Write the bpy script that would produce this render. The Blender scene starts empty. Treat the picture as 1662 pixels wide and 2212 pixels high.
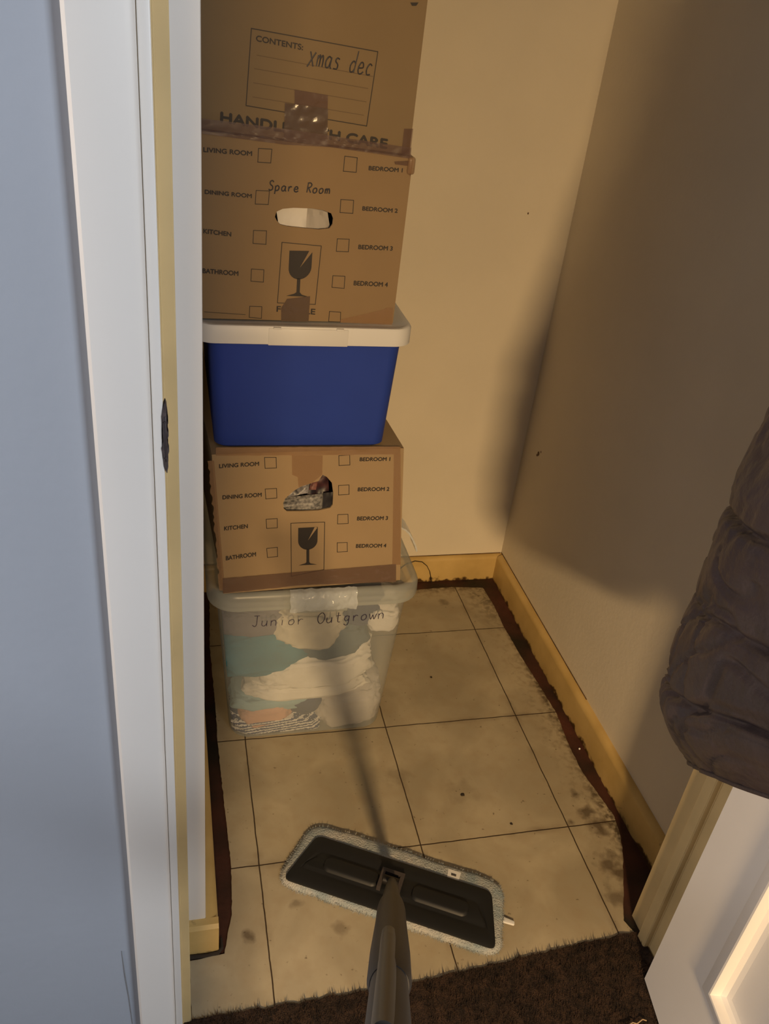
import bpy, bmesh, math, random
from mathutils import Vector, Matrix, noise
S = bpy.context.scene
COL = S.collection

# ---------------------------------------------------------------- camera
cam_d = bpy.data.cameras.new('camera'); cam = bpy.data.objects.new('camera', cam_d); COL.objects.link(cam)
cam.location = (-0.13559, -1.59960, 1.37967)
cam.rotation_euler = (1.0213285, -0.1049906, -0.2198863)
cam_d.sensor_fit = 'VERTICAL'; cam_d.sensor_height = 24.0
cam_d.lens = 1857.006 / 2212 * 24.0
cam_d.clip_start = 0.02
S.camera = cam

# ---------------------------------------------------------------- light and exposure
W = bpy.data.worlds.new('world'); S.world = W; W.use_nodes = True
W.node_tree.nodes['Background'].inputs[0].default_value = (0.95, 0.93, 1.0, 1)
W.node_tree.nodes['Background'].inputs[1].default_value = 0.14
def area(name, loc, target, size, energy, color, size_y=None):
    l = bpy.data.lights.new(name, 'AREA'); l.energy = energy; l.color = color; l.size = size
    if size_y: l.shape = 'RECTANGLE'; l.size_y = size_y
    o = bpy.data.objects.new(name, l); COL.objects.link(o); o.location = loc
    o.rotation_euler = (Vector(target) - Vector(loc)).to_track_quat('-Z', 'Y').to_euler()
    return o
area('warm_lamp_light', (-0.28, -3.60, 1.82), (-0.24, -3.22, 0.0), 0.20, 165.0, (1.0, 0.67, 0.33))
area('cool_window_light', (1.25, -2.95, 1.95), (-0.2, -0.93, 1.3), 0.8, 47.0, (0.90, 0.95, 1.0))
area('hall_fill_light', (-1.45, -1.12, 1.25), (0.55, -1.25, 0.75), 0.30, 12.5, (1.0, 0.86, 0.74), 0.8)  # added off-frame fill, brightens the door, jamb and coat; no window there
S.view_settings.view_transform = 'Standard'; S.view_settings.look = 'None'
S.view_settings.gamma = 1.0; S.view_settings.use_curve_mapping = False
S.view_settings.exposure = 0.0

# ---------------------------------------------------------------- helpers
def tag(o, label=None, cat=None, group=None, kind=None):
    if label: o['label'] = label
    if cat: o['category'] = cat
    if group: o['group'] = group
    if kind: o['kind'] = kind
    return o
def empty(name, loc, label, cat, group=None, rz=0.0):
    o = bpy.data.objects.new(name, None); COL.objects.link(o); o.location = loc; o.rotation_euler = (0, 0, rz)
    o.empty_display_size = 0.05
    return tag(o, label, cat, group)
def link(name, me, mat, parent=None, world=True):
    """vertices are given in world coordinates; a parent is an Empty, so shift into its frame"""
    o = bpy.data.objects.new(name, me); COL.objects.link(o)
    if mat and not me.materials: me.materials.append(mat)
    if parent:
        o.parent = parent
        if world:
            p = parent; M = Matrix.Identity(4)
            while p: M = Matrix.LocRotScale(p.location, p.rotation_euler, p.scale) @ M; p = p.parent
            me.transform(M.inverted())
    return o
def smooth(me, ang=40):
    for p in me.polygons: p.use_smooth = True
    a = math.radians(ang)
    bm = bmesh.new(); bm.from_mesh(me)
    for e in bm.edges:
        if len(e.link_faces) == 2 and e.calc_face_angle(0) > a: e.smooth = False
    bm.to_mesh(me); bm.free(); return me
def me_from(bm, sm=None):
    bmesh.ops.recalc_face_normals(bm, faces=bm.faces[:])
    me = bpy.data.meshes.new('m'); bm.to_mesh(me); bm.free()
    if sm: smooth(me, sm)
    return me
def hexa(bm, b, t):
    """b: 4 bottom corners, t: 4 top corners"""
    v = [bm.verts.new(p) for p in list(b) + list(t)]
    for f in ((3,2,1,0),(4,5,6,7),(0,1,5,4),(1,2,6,5),(2,3,7,6),(3,0,4,7)): bm.faces.new([v[i] for i in f])
    return v
def box(bm, x0, y0, z0, x1, y1, z1):
    return hexa(bm, [(x0,y0,z0),(x1,y0,z0),(x1,y1,z0),(x0,y1,z0)], [(x0,y0,z1),(x1,y0,z1),(x1,y1,z1),(x0,y1,z1)])
def bevel_all(bm, w, seg=2):
    bmesh.ops.remove_doubles(bm, verts=bm.verts[:], dist=1e-6)
    bmesh.ops.bevel(bm, geom=bm.edges[:], offset=w, segments=seg, affect='EDGES', profile=0.5, clamp_overlap=True)
def slab(name, dims, mat, bev=0.0, parent=None, sm=None):
    bm = bmesh.new(); box(bm, *dims)
    if bev: bevel_all(bm, bev)
    return link(name, me_from(bm, 40 if bev else sm), mat, parent)
def prism(bm, pts, axis, a, b):
    """extrude a 2-D outline along an axis. axis 'x': pts=(y,z); 'y': pts=(x,z); 'z': pts=(x,y)"""
    def P(p, t): return {'x': (t, p[0], p[1]), 'y': (p[0], t, p[1]), 'z': (p[0], p[1], t)}[axis]
    A = [bm.verts.new(P(p, a)) for p in pts]; B = [bm.verts.new(P(p, b)) for p in pts]
    n = len(pts)
    bm.faces.new(A); bm.faces.new(B[::-1])
    for i in range(n): bm.faces.new((A[i], A[(i+1) % n], B[(i+1) % n], B[i]))
def rr(x0, x1, y0, y1, r, z, n=8):
    """rounded rectangle ring"""
    out = []
    for cx, cy, a0 in ((x1-r, y0+r, -90), (x1-r, y1-r, 0), (x0+r, y1-r, 90), (x0+r, y0+r, 180)):
        for k in range(n + 1):
            a = math.radians(a0 + 90*k/n); out.append((cx + r*math.cos(a), cy + r*math.sin(a), z))
    return out
def loft(bm, rings, cap0=True, cap1=True, closed=True):
    vs = [[bm.verts.new(p) for p in r] for r in rings]
    n = len(vs[0])
    for a, b in zip(vs, vs[1:]):
        for i in range(n if closed else n-1):
            j = (i+1) % n; bm.faces.new((a[i], a[j], b[j], b[i]))
    if cap0: bm.faces.new(vs[0][::-1])
    if cap1: bm.faces.new(vs[-1])
    return vs
def tube(bm, pts, rad, n=8, cap=True):
    """tube along points, rad a number or list"""
    pts = [Vector(p) for p in pts]; R = rad if isinstance(rad, (list, tuple)) else [rad]*len(pts)
    rings = []; up = Vector((0.31, 0.22, 0.93))
    for i, p in enumerate(pts):
        d = (pts[min(i+1, len(pts)-1)] - pts[max(i-1, 0)]).normalized()
        s = d.cross(up)
        if s.length < 1e-3: s = d.cross(Vector((1, 0, 0)))
        s.normalize(); t = s.cross(d).normalized()
        rings.append([p + (s*math.cos(2*math.pi*k/n) + t*math.sin(2*math.pi*k/n))*R[i] for k in range(n)])
    loft(bm, rings, cap, cap)

# ---------------------------------------------------------------- materials
def lin(c):
    return tuple(((v/12.92) if v <= 0.04045 else ((v+0.055)/1.055)**2.4) for v in c)
def mat(name, col, rough=0.6, metal=0.0, var=0.0, vscale=8.0, bump=0.0, bscale=60.0, spec=0.4, col2=None, detail=4.0, bdist=0.002):
    m = bpy.data.materials.new(name); m.use_nodes = True; N = m.node_tree.nodes; L = m.node_tree.links
    b = N['Principled BSDF']; b.inputs['Base Color'].default_value = (*col, 1)
    b.inputs['Roughness'].default_value = rough; b.inputs['Metallic'].default_value = metal
    b.inputs['Specular IOR Level'].default_value = spec
    tc = N.new('ShaderNodeTexCoord')
    if var or col2:
        n = N.new('ShaderNodeTexNoise'); n.inputs['Scale'].default_value = vscale; n.inputs['Detail'].default_value = detail
        L.new(tc.outputs['Object'], n.inputs['Vector'])
        r = N.new('ShaderNodeValToRGB'); L.new(n.outputs['Fac'], r.inputs[0])
        r.color_ramp.elements[0].position = 0.35; r.color_ramp.elements[1].position = 0.65
        c2 = col2 if col2 else tuple(v*(1-var) for v in col)
        r.color_ramp.elements[0].color = (*c2, 1); r.color_ramp.elements[1].color = (*col, 1)
        L.new(r.outputs[0], b.inputs['Base Color'])
    if bump:
        n = N.new('ShaderNodeTexNoise'); n.inputs['Scale'].default_value = bscale; n.inputs['Detail'].default_value = 5
        L.new(tc.outputs['Object'], n.inputs['Vector'])
        bu = N.new('ShaderNodeBump'); bu.inputs['Strength'].default_value = bump; bu.inputs['Distance'].default_value = bdist
        L.new(n.outputs['Fac'], bu.inputs['Height']); L.new(bu.outputs[0], b.inputs['Normal'])
    return m
def clear(name, col, alpha, rough=0.15, bump=0.0, bscale=40, bdist=0.002):
    """thin clear or frosted plastic: a coloured glossy sheet that lets part of the light straight through"""
    m = mat(name, col, rough, bump=bump, bscale=bscale, spec=0.5, bdist=bdist)
    m.node_tree.nodes['Principled BSDF'].inputs['Alpha'].default_value = alpha
    return m
M = {}
M['wall_white'] = mat('wall_white', (0.72, 0.65, 0.52), 0.85, var=0.05, vscale=5, bump=0.25, bscale=90)
M['wall_grey'] = mat('wall_grey', (0.37, 0.41, 0.48), 0.85, var=0.06, vscale=3, bump=0.2, bscale=80)
M['gloss_white'] = mat('gloss_white', (0.80, 0.78, 0.75), 0.38, var=0.03, vscale=4, bump=0.12, bscale=25)
M['door_white'] = mat('door_white', (0.84, 0.82, 0.80), 0.42, var=0.02, vscale=4, bump=0.1, bscale=200, bdist=0.001)
M['cream'] = mat('cream_paint', (0.68, 0.53, 0.28), 0.40, var=0.14, vscale=9, bump=0.2, bscale=30)
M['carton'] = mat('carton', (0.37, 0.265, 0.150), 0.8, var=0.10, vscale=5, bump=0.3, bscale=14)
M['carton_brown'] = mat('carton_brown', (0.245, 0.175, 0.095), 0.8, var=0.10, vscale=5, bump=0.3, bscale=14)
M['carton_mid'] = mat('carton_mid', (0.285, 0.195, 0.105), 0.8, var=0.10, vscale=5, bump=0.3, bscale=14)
M['carton_dark'] = mat('carton_inside', (0.25, 0.16, 0.08), 0.9)
M['ink'] = mat('printed_ink', (0.035, 0.03, 0.028), 0.6)
M['marker'] = mat('marker_ink', (0.035, 0.035, 0.045), 0.5)
M['marker_faint'] = clear('marker_on_plastic', (0.05, 0.04, 0.09), 0.75, 0.4)
M['blue'] = mat('blue_plastic', (0.024, 0.058, 0.36), 0.42, var=0.12, vscale=6, bump=0.08, bscale=30)
M['lid_white'] = mat('white_plastic', (0.70, 0.70, 0.69), 0.42)
M['frost'] = clear('frosted_plastic', (0.52, 0.57, 0.57), 0.34, 0.28, bump=0.25, bscale=18)
M['frost_rim'] = clear('frosted_plastic_rim', (0.46, 0.49, 0.46), 0.55, 0.3, bump=0.15, bscale=20)
M['clear_tape'] = clear('clear_tape', (0.74, 0.80, 0.84), 0.55, 0.10, bump=0.6, bscale=90, bdist=0.003)
M['tape'] = clear('brown_tape', (0.17, 0.105, 0.080), 0.66, 0.13, bump=0.6, bscale=36, bdist=0.004)
M['tape_pale'] = clear('pale_tape', (0.36, 0.22, 0.12), 0.6, 0.25, bump=0.3, bscale=30)
M['bracket'] = mat('bracket_grey', (0.055, 0.046, 0.046), 0.4)
M['rib'] = mat('pole_rib_grey', (0.034, 0.032, 0.028), 0.35)
M['tape_dark'] = clear('dark_tape', (0.135, 0.096, 0.072), 0.84, 0.20, bump=0.45, bscale=32, bdist=0.003)
M['tape_dull'] = clear('tape_band', (0.16, 0.10, 0.085), 0.55, 0.35, bump=0.35, bscale=30, bdist=0.003)
M['ink_faint'] = mat('faint_ink', (0.13, 0.09, 0.055), 0.7)
M['mop_dark'] = mat('mop_plastic', (0.010, 0.0105, 0.011), 0.5, bump=0.05, bscale=80)
M['mop_grey'] = mat('mop_grey', (0.022, 0.019, 0.017), 0.45, 0.1)
M['pole_black'] = mat('pole_black', (0.010, 0.008, 0.007), 0.45)
M['metal'] = mat('old_metal', (0.12, 0.11, 0.12), 0.4, 0.8, bump=0.3, bscale=60)
M['wood_raw'] = mat('splintered_wood', (0.09, 0.07, 0.07), 0.9, var=0.4, vscale=80, bump=0.6, bscale=120)
M['paper'] = mat('white_paper', (0.78, 0.76, 0.74), 0.8, bump=0.2, bscale=20)
M['wire'] = mat('wire', (0.02, 0.015, 0.01), 0.5)
M['join_dirt'] = mat('join_dirt', (0.16, 0.09, 0.035), 0.9, var=0.5, vscale=30)
M['dirt'] = mat('dirt', (0.03, 0.022, 0.015), 0.95)

def pad_material():
    m = mat('mop_pad', (0.50, 0.49, 0.46), 0.95, col2=(0.28, 0.34, 0.37), vscale=22, bump=1.0, bscale=350, bdist=0.004)
    return m
M['pad'] = pad_material()

def lino_material():
    m = bpy.data.materials.new('lino_tiles'); m.use_nodes = True; N = m.node_tree.nodes; L = m.node_tree.links
    b = N['Principled BSDF']; b.inputs['Roughness'].default_value = 0.48; b.inputs['Specular IOR Level'].default_value = 0.35
    tc = N.new('ShaderNodeTexCoord'); sep = N.new('ShaderNodeSeparateXYZ'); L.new(tc.outputs['Object'], sep.inputs[0])
    def mth(op, a, bb=None, c=None):
        n = N.new('ShaderNodeMath'); n.operation = op
        for i, v in enumerate((a, bb, c)):
            if v is None: continue
            if isinstance(v, (int, float)): n.inputs[i].default_value = v
            else: L.new(v, n.inputs[i])
        return n.outputs[0]
    def nz(scale, detail=4, off=(0, 0, 0), dist=0.0):
        mp = N.new('ShaderNodeMapping'); mp.inputs['Location'].default_value = off; L.new(tc.outputs['Object'], mp.inputs[0])
        n = N.new('ShaderNodeTexNoise'); n.inputs['Scale'].default_value = scale; n.inputs['Detail'].default_value = detail
        n.inputs['Distortion'].default_value = dist; L.new(mp.outputs[0], n.inputs['Vector']); return n.outputs['Fac']
    def ramp(v, a, bb):
        n = N.new('ShaderNodeMapRange'); L.new(v, n.inputs[0]); n.inputs[1].default_value = a; n.inputs[2].default_value = bb; n.clamp = True
        return n.outputs[0]
    def mixc(f, c1, c2):
        n = N.new('ShaderNodeMix'); n.data_type = 'RGBA'; n.clamp_factor = True
        L.new(f, n.inputs['Factor']) if not isinstance(f, float) else None
        for k, c in (('A', c1), ('B', c2)):
            s = [i for i in n.inputs if i.name == k and i.type == 'RGBA'][0]
            if isinstance(c, tuple): s.default_value = (*c, 1)
            else: L.new(c, s)
        return [o for o in n.outputs if o.type == 'RGBA'][0]
    T = 0.305
    wob = mth('MULTIPLY', mth('SUBTRACT', nz(25), 0.5), 0.003)
    def line(c):
        s = mth('ADD', c, wob)
        d = mth('ABSOLUTE', mth('SUBTRACT', mth('MULTIPLY', mth('FRACT', mth('ADD', mth('DIVIDE', s, T), 20.5)), T), T/2))
        return d
    X, Y = sep.outputs[0], sep.outputs[1]
    dmin = mth('MINIMUM', line(X), line(Y))
    joint = ramp(dmin, 0.0016, 0.0006)
    grime = mth('MULTIPLY', ramp(dmin, 0.012, 0.0), ramp(nz(14, 5, (3, 1, 0)), 0.52, 0.75))
    base = mixc(ramp(nz(7, 6, (1, 2, 3), 0.6), 0.35, 0.7), (0.33, 0.28, 0.19), (0.45, 0.385, 0.265))
    base = mixc(mth('MULTIPLY', ramp(nz(30, 5, (9, 2, 3)), 0.45, 0.8), 0.35), base, (0.30, 0.22, 0.13))
    # dirt that collected along the right-hand wall and in the far corner
    side = mth('MAXIMUM', ramp(X, 0.63, 0.725), ramp(Y, 0.13, 0.19))
    d1 = mth('MULTIPLY', ramp(nz(70, 8, (5, 5, 1), 0.3), 0.48, 0.70), side)
    base = mixc(mth('MULTIPLY', d1, 0.75), base, (0.075, 0.045, 0.02))
    rim = mth('MAXIMUM', ramp(X, 0.682, 0.700), ramp(Y, 0.160, 0.182))
    base = mixc(mth('MULTIPLY', mth('MULTIPLY', rim, ramp(nz(90, 8, (1, 7, 1)), 0.38, 0.6)), 0.85), base, (0.05, 0.03, 0.015))
    corner = mth('MULTIPLY', ramp(X, 0.60, 0.68), ramp(Y, -0.02, 0.14))
    base = mixc(mth('MULTIPLY', mth('MULTIPLY', corner, ramp(nz(55, 8, (4, 1, 1), 0.5), 0.46, 0.62)), 0.75), base, (0.045, 0.03, 0.015))
    sp = ramp(nz(120, 2, (2, 8, 1)), 0.70, 0.78)
    base = mixc(mth('MULTIPLY', sp, 0.6), base, (0.06, 0.04, 0.02))
    def blot(cx, cy, r, k=0.7):
        dx = mth('SUBTRACT', X, cx); dy = mth('SUBTRACT', Y, cy)
        d = mth('SQRT', mth('ADD', mth('MULTIPLY', dx, dx), mth('MULTIPLY', dy, dy)))
        d = mth('ADD', d, mth('MULTIPLY', mth('SUBTRACT', nz(45, 6, (cx*9, cy*7, 0)), 0.5), r*2.4))
        return mth('MULTIPLY', ramp(d, r, r*0.25), k)
    for cx, cy, r, k in ((0.665,-0.585,0.022,.8),(0.672,-0.615,0.026,.8),(0.655,-0.70,0.03,.75),(0.675,-0.73,0.022,.8),(0.66,-0.535,0.014,.8),(0.645,-0.77,0.03,.6),
                         (-0.033,-0.745,0.013,.7),(0.055,-0.695,0.012,.45),(0.125,-0.755,0.017,.4),(0.62,-0.60,0.012,.7),(0.30,-0.44,0.03,.25),(0.42,-0.50,0.04,.22),(0.56,0.12,0.014,.5)):
        base = mixc(blot(cx, cy, r, k), base, (0.07, 0.045, 0.025))
    base = mixc(mth('MULTIPLY', grime, 0.55), base, (0.08, 0.05, 0.025))
    base = mixc(joint, base, (0.035, 0.02, 0.01))
    L.new(base, b.inputs['Base Color'])
    bu = N.new('ShaderNodeBump'); bu.inputs['Strength'].default_value = 0.6; bu.inputs['Distance'].default_value = 0.001
    L.new(mth('ADD', mth('SUBTRACT', 1.0, joint), mth('MULTIPLY', nz(60), 0.3)), bu.inputs['Height']); L.new(bu.outputs[0], b.inputs['Normal'])
    return m
M['lino'] = lino_material()
M['red_floor'] = mat('old_red_floor', (0.085, 0.026, 0.016), 0.6, col2=(0.012, 0.009, 0.006), vscale=7, bump=0.5, bscale=120, detail=8)
M['carpet'] = mat('carpet', (0.050, 0.027, 0.016), 1.0, col2=(0.018, 0.010, 0.006), vscale=70, bump=1.0, bscale=500, bdist=0.004)

def skirting_material(dirty):
    m = mat('skirting_paint', (0.60, 0.42, 0.16), 0.38, col2=(0.50, 0.34, 0.12), vscale=12, bump=0.25, bscale=50)
    N = m.node_tree.nodes; L = m.node_tree.links; b = N['Principled BSDF']; tc = [n for n in N if n.type == 'TEX_COORD'][0]
    src = b.inputs['Base Color'].links[0].from_socket
    sep = N.new('ShaderNodeSeparateXYZ'); L.new(tc.outputs['Object'], sep.inputs[0])
    n = N.new('ShaderNodeTexNoise'); n.inputs['Scale'].default_value = 38; n.inputs['Detail'].default_value = 8; L.new(tc.outputs['Object'], n.inputs['Vector'])
    mr = N.new('ShaderNodeMapRange'); L.new(sep.outputs[2], mr.inputs[0]); mr.inputs[1].default_value = 0.022; mr.inputs[2].default_value = 0.0
    ad = N.new('ShaderNodeMath'); ad.operation = 'MULTIPLY_ADD'; L.new(mr.outputs[0], ad.inputs[0]); ad.inputs[1].default_value = 0.34*dirty; L.new(n.outputs['Fac'], ad.inputs[2])
    r = N.new('ShaderNodeMapRange'); L.new(ad.outputs[0], r.inputs[0]); r.inputs[1].default_value = 0.70; r.inputs[2].default_value = 0.82
    mx = N.new('ShaderNodeMix'); mx.data_type = 'RGBA'
    A = [i for i in mx.inputs if i.name == 'A' and i.type == 'RGBA'][0]; B = [i for i in mx.inputs if i.name == 'B' and i.type == 'RGBA'][0]
    L.new(r.outputs[0], mx.inputs['Factor']); L.new(src, A); B.default_value = (0.07, 0.035, 0.012, 1)
    L.new([o for o in mx.outputs if o.type == 'RGBA'][0], b.inputs['Base Color'])
    return m
M['skirting'] = skirting_material(1.0)
# outlines of the print, tape and cut-outs, in metres on each carton's front (x, z)
B1 = {'checks': [[(0.0154, 0.6924), (0.0349, 0.6917), (0.0363, 0.6718), (0.0172, 0.6717)],
            [(0.0185, 0.6317), (0.0379, 0.632), (0.0392, 0.6129), (0.0203, 0.612)],
            [(0.0222, 0.5708), (0.0415, 0.5713), (0.0425, 0.5521), (0.0237, 0.552)],
            [(0.0251, 0.5097), (0.0442, 0.5108), (0.0453, 0.4908), (0.027, 0.4901)],
            [(0.1426, 0.691), (0.1616, 0.6915), (0.1636, 0.6722), (0.1444, 0.6717)],
            [(0.1466, 0.6324), (0.1655, 0.6324), (0.1671, 0.6133), (0.1482, 0.613)],
            [(0.1499, 0.5724), (0.1685, 0.5722), (0.1705, 0.5526), (0.1508, 0.5529)],
            [(0.1533, 0.5123), (0.1721, 0.5116), (0.1741, 0.4915), (0.1549, 0.4919)]],
 'crack': [[(0.112, 0.5491), (0.0986, 0.5214)]],
 'frame': [[(0.0661, 0.5599), (0.1269, 0.5584), (0.1326, 0.4548), (0.0724, 0.445)]],
 'glass': [[(0.0798, 0.5492), (0.1151, 0.5489), (0.1163, 0.5208), (0.0998, 0.5014), (0.1017, 0.4687), (0.0847, 0.4683), (0.1189, 0.4672)]],
 'hole': [[(0.0507, 0.6022), (0.0538, 0.6104), (0.0676, 0.6248), (0.0788, 0.6325), (0.0988, 0.6398), (0.1104, 0.6426), (0.1169, 0.6548),
           (0.1245, 0.6502), (0.1343, 0.6381), (0.1382, 0.6176), (0.1391, 0.5936), (0.1351, 0.5869), (0.1143, 0.5829), (0.0845, 0.5831),
           (0.0579, 0.5847), (0.0524, 0.5902)]],
 'tapeb': [[(-0.0518, 0.4525), (0.0917, 0.4546), (0.2713, 0.4562), (0.2761, 0.4147), (0.0934, 0.424), (-0.0516, 0.4189)]],
 'tapec': [[(0.0612, 0.6951), (0.1142, 0.693), (0.1159, 0.6555), (0.0988, 0.6398), (0.0759, 0.6327), (0.0734, 0.6526), (0.0637, 0.658)]],
 'taper': [[(0.2409, 0.6904), (0.2531, 0.69), (0.2808, 0.4535), (0.2642, 0.4549)]],
 'tapet': [[(-0.0644, 0.715), (0.2506, 0.7058), (0.2525, 0.69), (-0.0643, 0.6996)]],
 'text': [('LIVING ROOM', (-0.0588, 0.6757), (0.0066, 0.6776), 0.0072), ('DINING ROOM', (-0.053, 0.6155), (0.0127, 0.6174), 0.0075),
          ('KITCHEN', (-0.0497, 0.5529), (-0.0095, 0.5553), 0.0079), ('BATHROOM', (-0.0463, 0.4903), (0.0063, 0.495), 0.0086),
          ('BEDROOM 1', (0.1805, 0.679), (0.2351, 0.6775), 0.0069), ('BEDROOM 2', (0.1824, 0.619), (0.24, 0.617), 0.0072),
          ('BEDROOM 3', (0.1864, 0.5583), (0.2441, 0.5556), 0.0076), ('BEDROOM 4', (0.1896, 0.4988), (0.2475, 0.4954), 0.0078)]}
B2 = {'checks': [[(-0.0056, 1.1687), (0.013, 1.1689), (0.012, 1.1507), (-0.0062, 1.1506)],
            [(-0.0075, 1.1123), (0.0115, 1.1128), (0.0105, 1.0938), (-0.0082, 1.0936)],
            [(-0.0097, 1.0562), (0.0093, 1.0565), (0.009, 1.0368), (-0.0101, 1.0374)],
            [(-0.0114, 0.9995), (0.0072, 0.999), (0.0071, 0.9802), (-0.0117, 0.981)],
            [(-0.0126, 0.9421), (0.006, 0.9419), (0.0058, 0.9233), (-0.0129, 0.9244)],
            [(0.1173, 1.1668), (0.1357, 1.1658), (0.1358, 1.146), (0.1168, 1.1463)],
            [(0.1163, 1.1069), (0.1355, 1.1068), (0.1359, 1.0882), (0.1165, 1.0883)],
            [(0.1154, 1.05), (0.1338, 1.0502), (0.1339, 1.0314), (0.1154, 1.0313)],
            [(0.1128, 0.994), (0.1318, 0.9937), (0.1321, 0.9749), (0.1128, 0.9758)],
            [(0.1117, 0.9374), (0.1296, 0.9366), (0.1303, 0.9208), (0.1115, 0.9211)]],
 'crack': [[(0.0774, 1.0309), (0.0612, 1.0042)]],
 'frame': [[(0.0326, 1.0409), (0.0919, 1.0382), (0.0885, 0.948), (0.0296, 0.9487)]],
 'glass': [[(0.0443, 1.0293), (0.079, 1.0302), (0.079, 1.005), (0.0604, 0.9863), (0.0604, 0.9608), (0.0424, 0.9602), (0.0787, 0.9596)]],
 'hand': [[(0.0091, 1.1138), (0.1001, 1.1139)]],
 'hole': [[(0.0208, 1.0771), (0.0229, 1.0844), (0.0317, 1.0889), (0.0474, 1.0912), (0.0744, 1.0917), (0.0919, 1.0901), (0.1034, 1.0864),
           (0.1069, 1.0794), (0.1065, 1.0709), (0.1024, 1.0646), (0.0863, 1.0621), (0.0612, 1.0632), (0.0389, 1.0645), (0.029, 1.0664),
           (0.0239, 1.0714)]],
 'line': [[(-0.0807, 0.9314), (-0.0191, 0.9287)]],
 'tapebr': [[(0.13, 0.9249), (0.1987, 0.9433), (0.2025, 0.9462), (0.2134, 0.9465), (0.2152, 0.9184), (0.1304, 0.92)]],
 'tapef': [[(0.0439, 0.9558), (0.0877, 0.9612), (0.0897, 0.9205), (0.0364, 0.9201), (0.0355, 0.941)]],
 'text': [('LIVING ROOM', (-0.0809, 1.1591), (-0.0146, 1.1584), 0.0059), ('DINING ROOM', (-0.0793, 1.1037), (-0.0137, 1.1016), 0.0054),
          ('KITCHEN', (-0.0814, 1.0488), (-0.0421, 1.046), 0.0062), ('BATHROOM', (-0.0829, 0.9908), (-0.0308, 0.9886), 0.0067),
          ('BEDROOM 1', (0.154, 1.1503), (0.2046, 1.1504), 0.0055), ('BEDROOM 2', (0.1499, 1.0933), (0.2038, 1.0927), 0.0057),
          ('BEDROOM 3', (0.149, 1.0364), (0.2024, 1.0363), 0.0063), ('BEDROOM 4', (0.1467, 0.9805), (0.201, 0.9798), 0.0068),
          ('FRAGILE', (0.0288, 0.9349), (0.089, 0.9319), 0.0088)]}
B3 = {'band': [[(-0.0883, 1.202), (0.0288, 1.197), (0.2138, 1.185), (0.2144, 1.1702), (0.0939, 1.1777), (0.0297, 1.1765), (-0.0884, 1.183)]],
 'dot': [[(0.1913, 1.3641), (0.2028, 1.3653), (0.1999, 1.3611), (0.1941, 1.3605)]],
 'frame': [[(-0.0186, 1.3139), (0.153, 1.3022), (0.1464, 1.208), (-0.0236, 1.2212)]],
 'hand': [[(0.0568, 1.2785), (0.1478, 1.272)]],
 'lines': [[(-0.0106, 1.2835), (0.1491, 1.2715)], [(-0.0135, 1.2673), (0.1435, 1.256)], [(-0.0141, 1.2501), (0.1427, 1.239)],
           [(-0.0148, 1.2327), (0.1408, 1.2217)]],
 'tapea': [[(0.0415, 1.2466), (0.088, 1.2431), (0.0891, 1.2177), (0.0428, 1.2205)]],
 'tapeb': [[(0.029, 1.2289), (0.0892, 1.2263), (0.0914, 1.1782), (0.0295, 1.1808)]],
 'taper': [[(0.2013, 1.2088), (0.2147, 1.2097), (0.2148, 1.1725), (0.2012, 1.175)]],
 'text': [('CONTENTS:', (-0.0121, 1.3), (0.0502, 1.2949), 0.0066), ('HANDLE WITH CARE', (-0.0575, 1.1984), (0.1788, 1.1803), 0.0122)]}
TUB = {'clip': [(0.0802, 0.3987), (0.1906, 0.3939), (0.1923, 0.3738), (0.0813, 0.377)],
 'jun': [(0.0028, 0.3276), (0.1047, 0.327)],
 'out': [(0.1275, 0.3253), (0.263, 0.33)]}
CL = {'dk': [(0.1671, 0.2443), 0.123, 0.07],
 'gr1': [(0.0163, 0.2988), 0.087, 0.058],
 'gw': [(0.223, 0.0529), 0.12, 0.118],
 'lt': [(0.0689, 0.0845), 0.167, 0.047],
 'nv1': [(0.2291, 0.3192), 0.075, 0.063],
 'nv2': [(0.1276, 0.0732), 0.075, 0.058],
 'pe': [(0.0456, 0.0534), 0.104, 0.067],
 'st': [(0.0698, 0.0188), 0.173, 0.073],
 'teal': [(0.0347, 0.2291), 0.147, 0.103],
 'w1': [(0.1204, 0.2847), 0.146, 0.089],
 'w2': [(0.2683, 0.3059), 0.076, 0.069],
 'w3': [(0.1446, 0.1701), 0.221, 0.081],
 'w4': [(0.1356, 0.1177), 0.25, 0.051]}
# ================================================================ THE SETTING
XL, XR, YB, YF = -0.101, 0.748, 0.230, -0.745
slab('wall_back', (XL-0.1, YB, 0, XR+0.1, YB+0.1, 2.4), M['wall_white'])['kind'] = 'structure'
slab('wall_right', (XR, -0.80, 0, XR+0.1, YB, 2.4), M['wall_white'])['kind'] = 'structure'
slab('wall_left', (XL-0.1, YF, 0, XL, YB, 2.4), M['gloss_white'], 0.002)['kind'] = 'structure'
bm = bmesh.new()
box(bm, -1.6, -0.925, 0, -0.171, -0.80, 2.4); box(bm, 0.683, -0.925, 0, 1.4, -0.80, 2.4); box(bm, -0.171, -0.925, 2.012, 0.683, -0.80, 2.4)
link('wall_front', me_from(bm), M['wall_grey'])['kind'] = 'structure'
slab('wall_light_block', (-1.6, -1.80, 0, -0.139, -1.70, 2.4), M['wall_grey'])['kind'] = 'structure'  # unseen wall added to block the warm lamp from the left frame and wall
slab('ceiling', (-0.25, -0.925, 2.4, 0.9, 0.35, 2.45), M['wall_white'])['kind'] = 'structure'
slab('trim_1', (-0.2, -0.806, 0.0, -0.1405, YF, 2.4), M['gloss_white'])['kind'] = 'structure'
# sub-floor seen in the gap round the lino
slab('floor', (-1.6, -4.2, -0.05, 1.6, YB, 0.0), M['red_floor'])['kind'] = 'structure'

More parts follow.
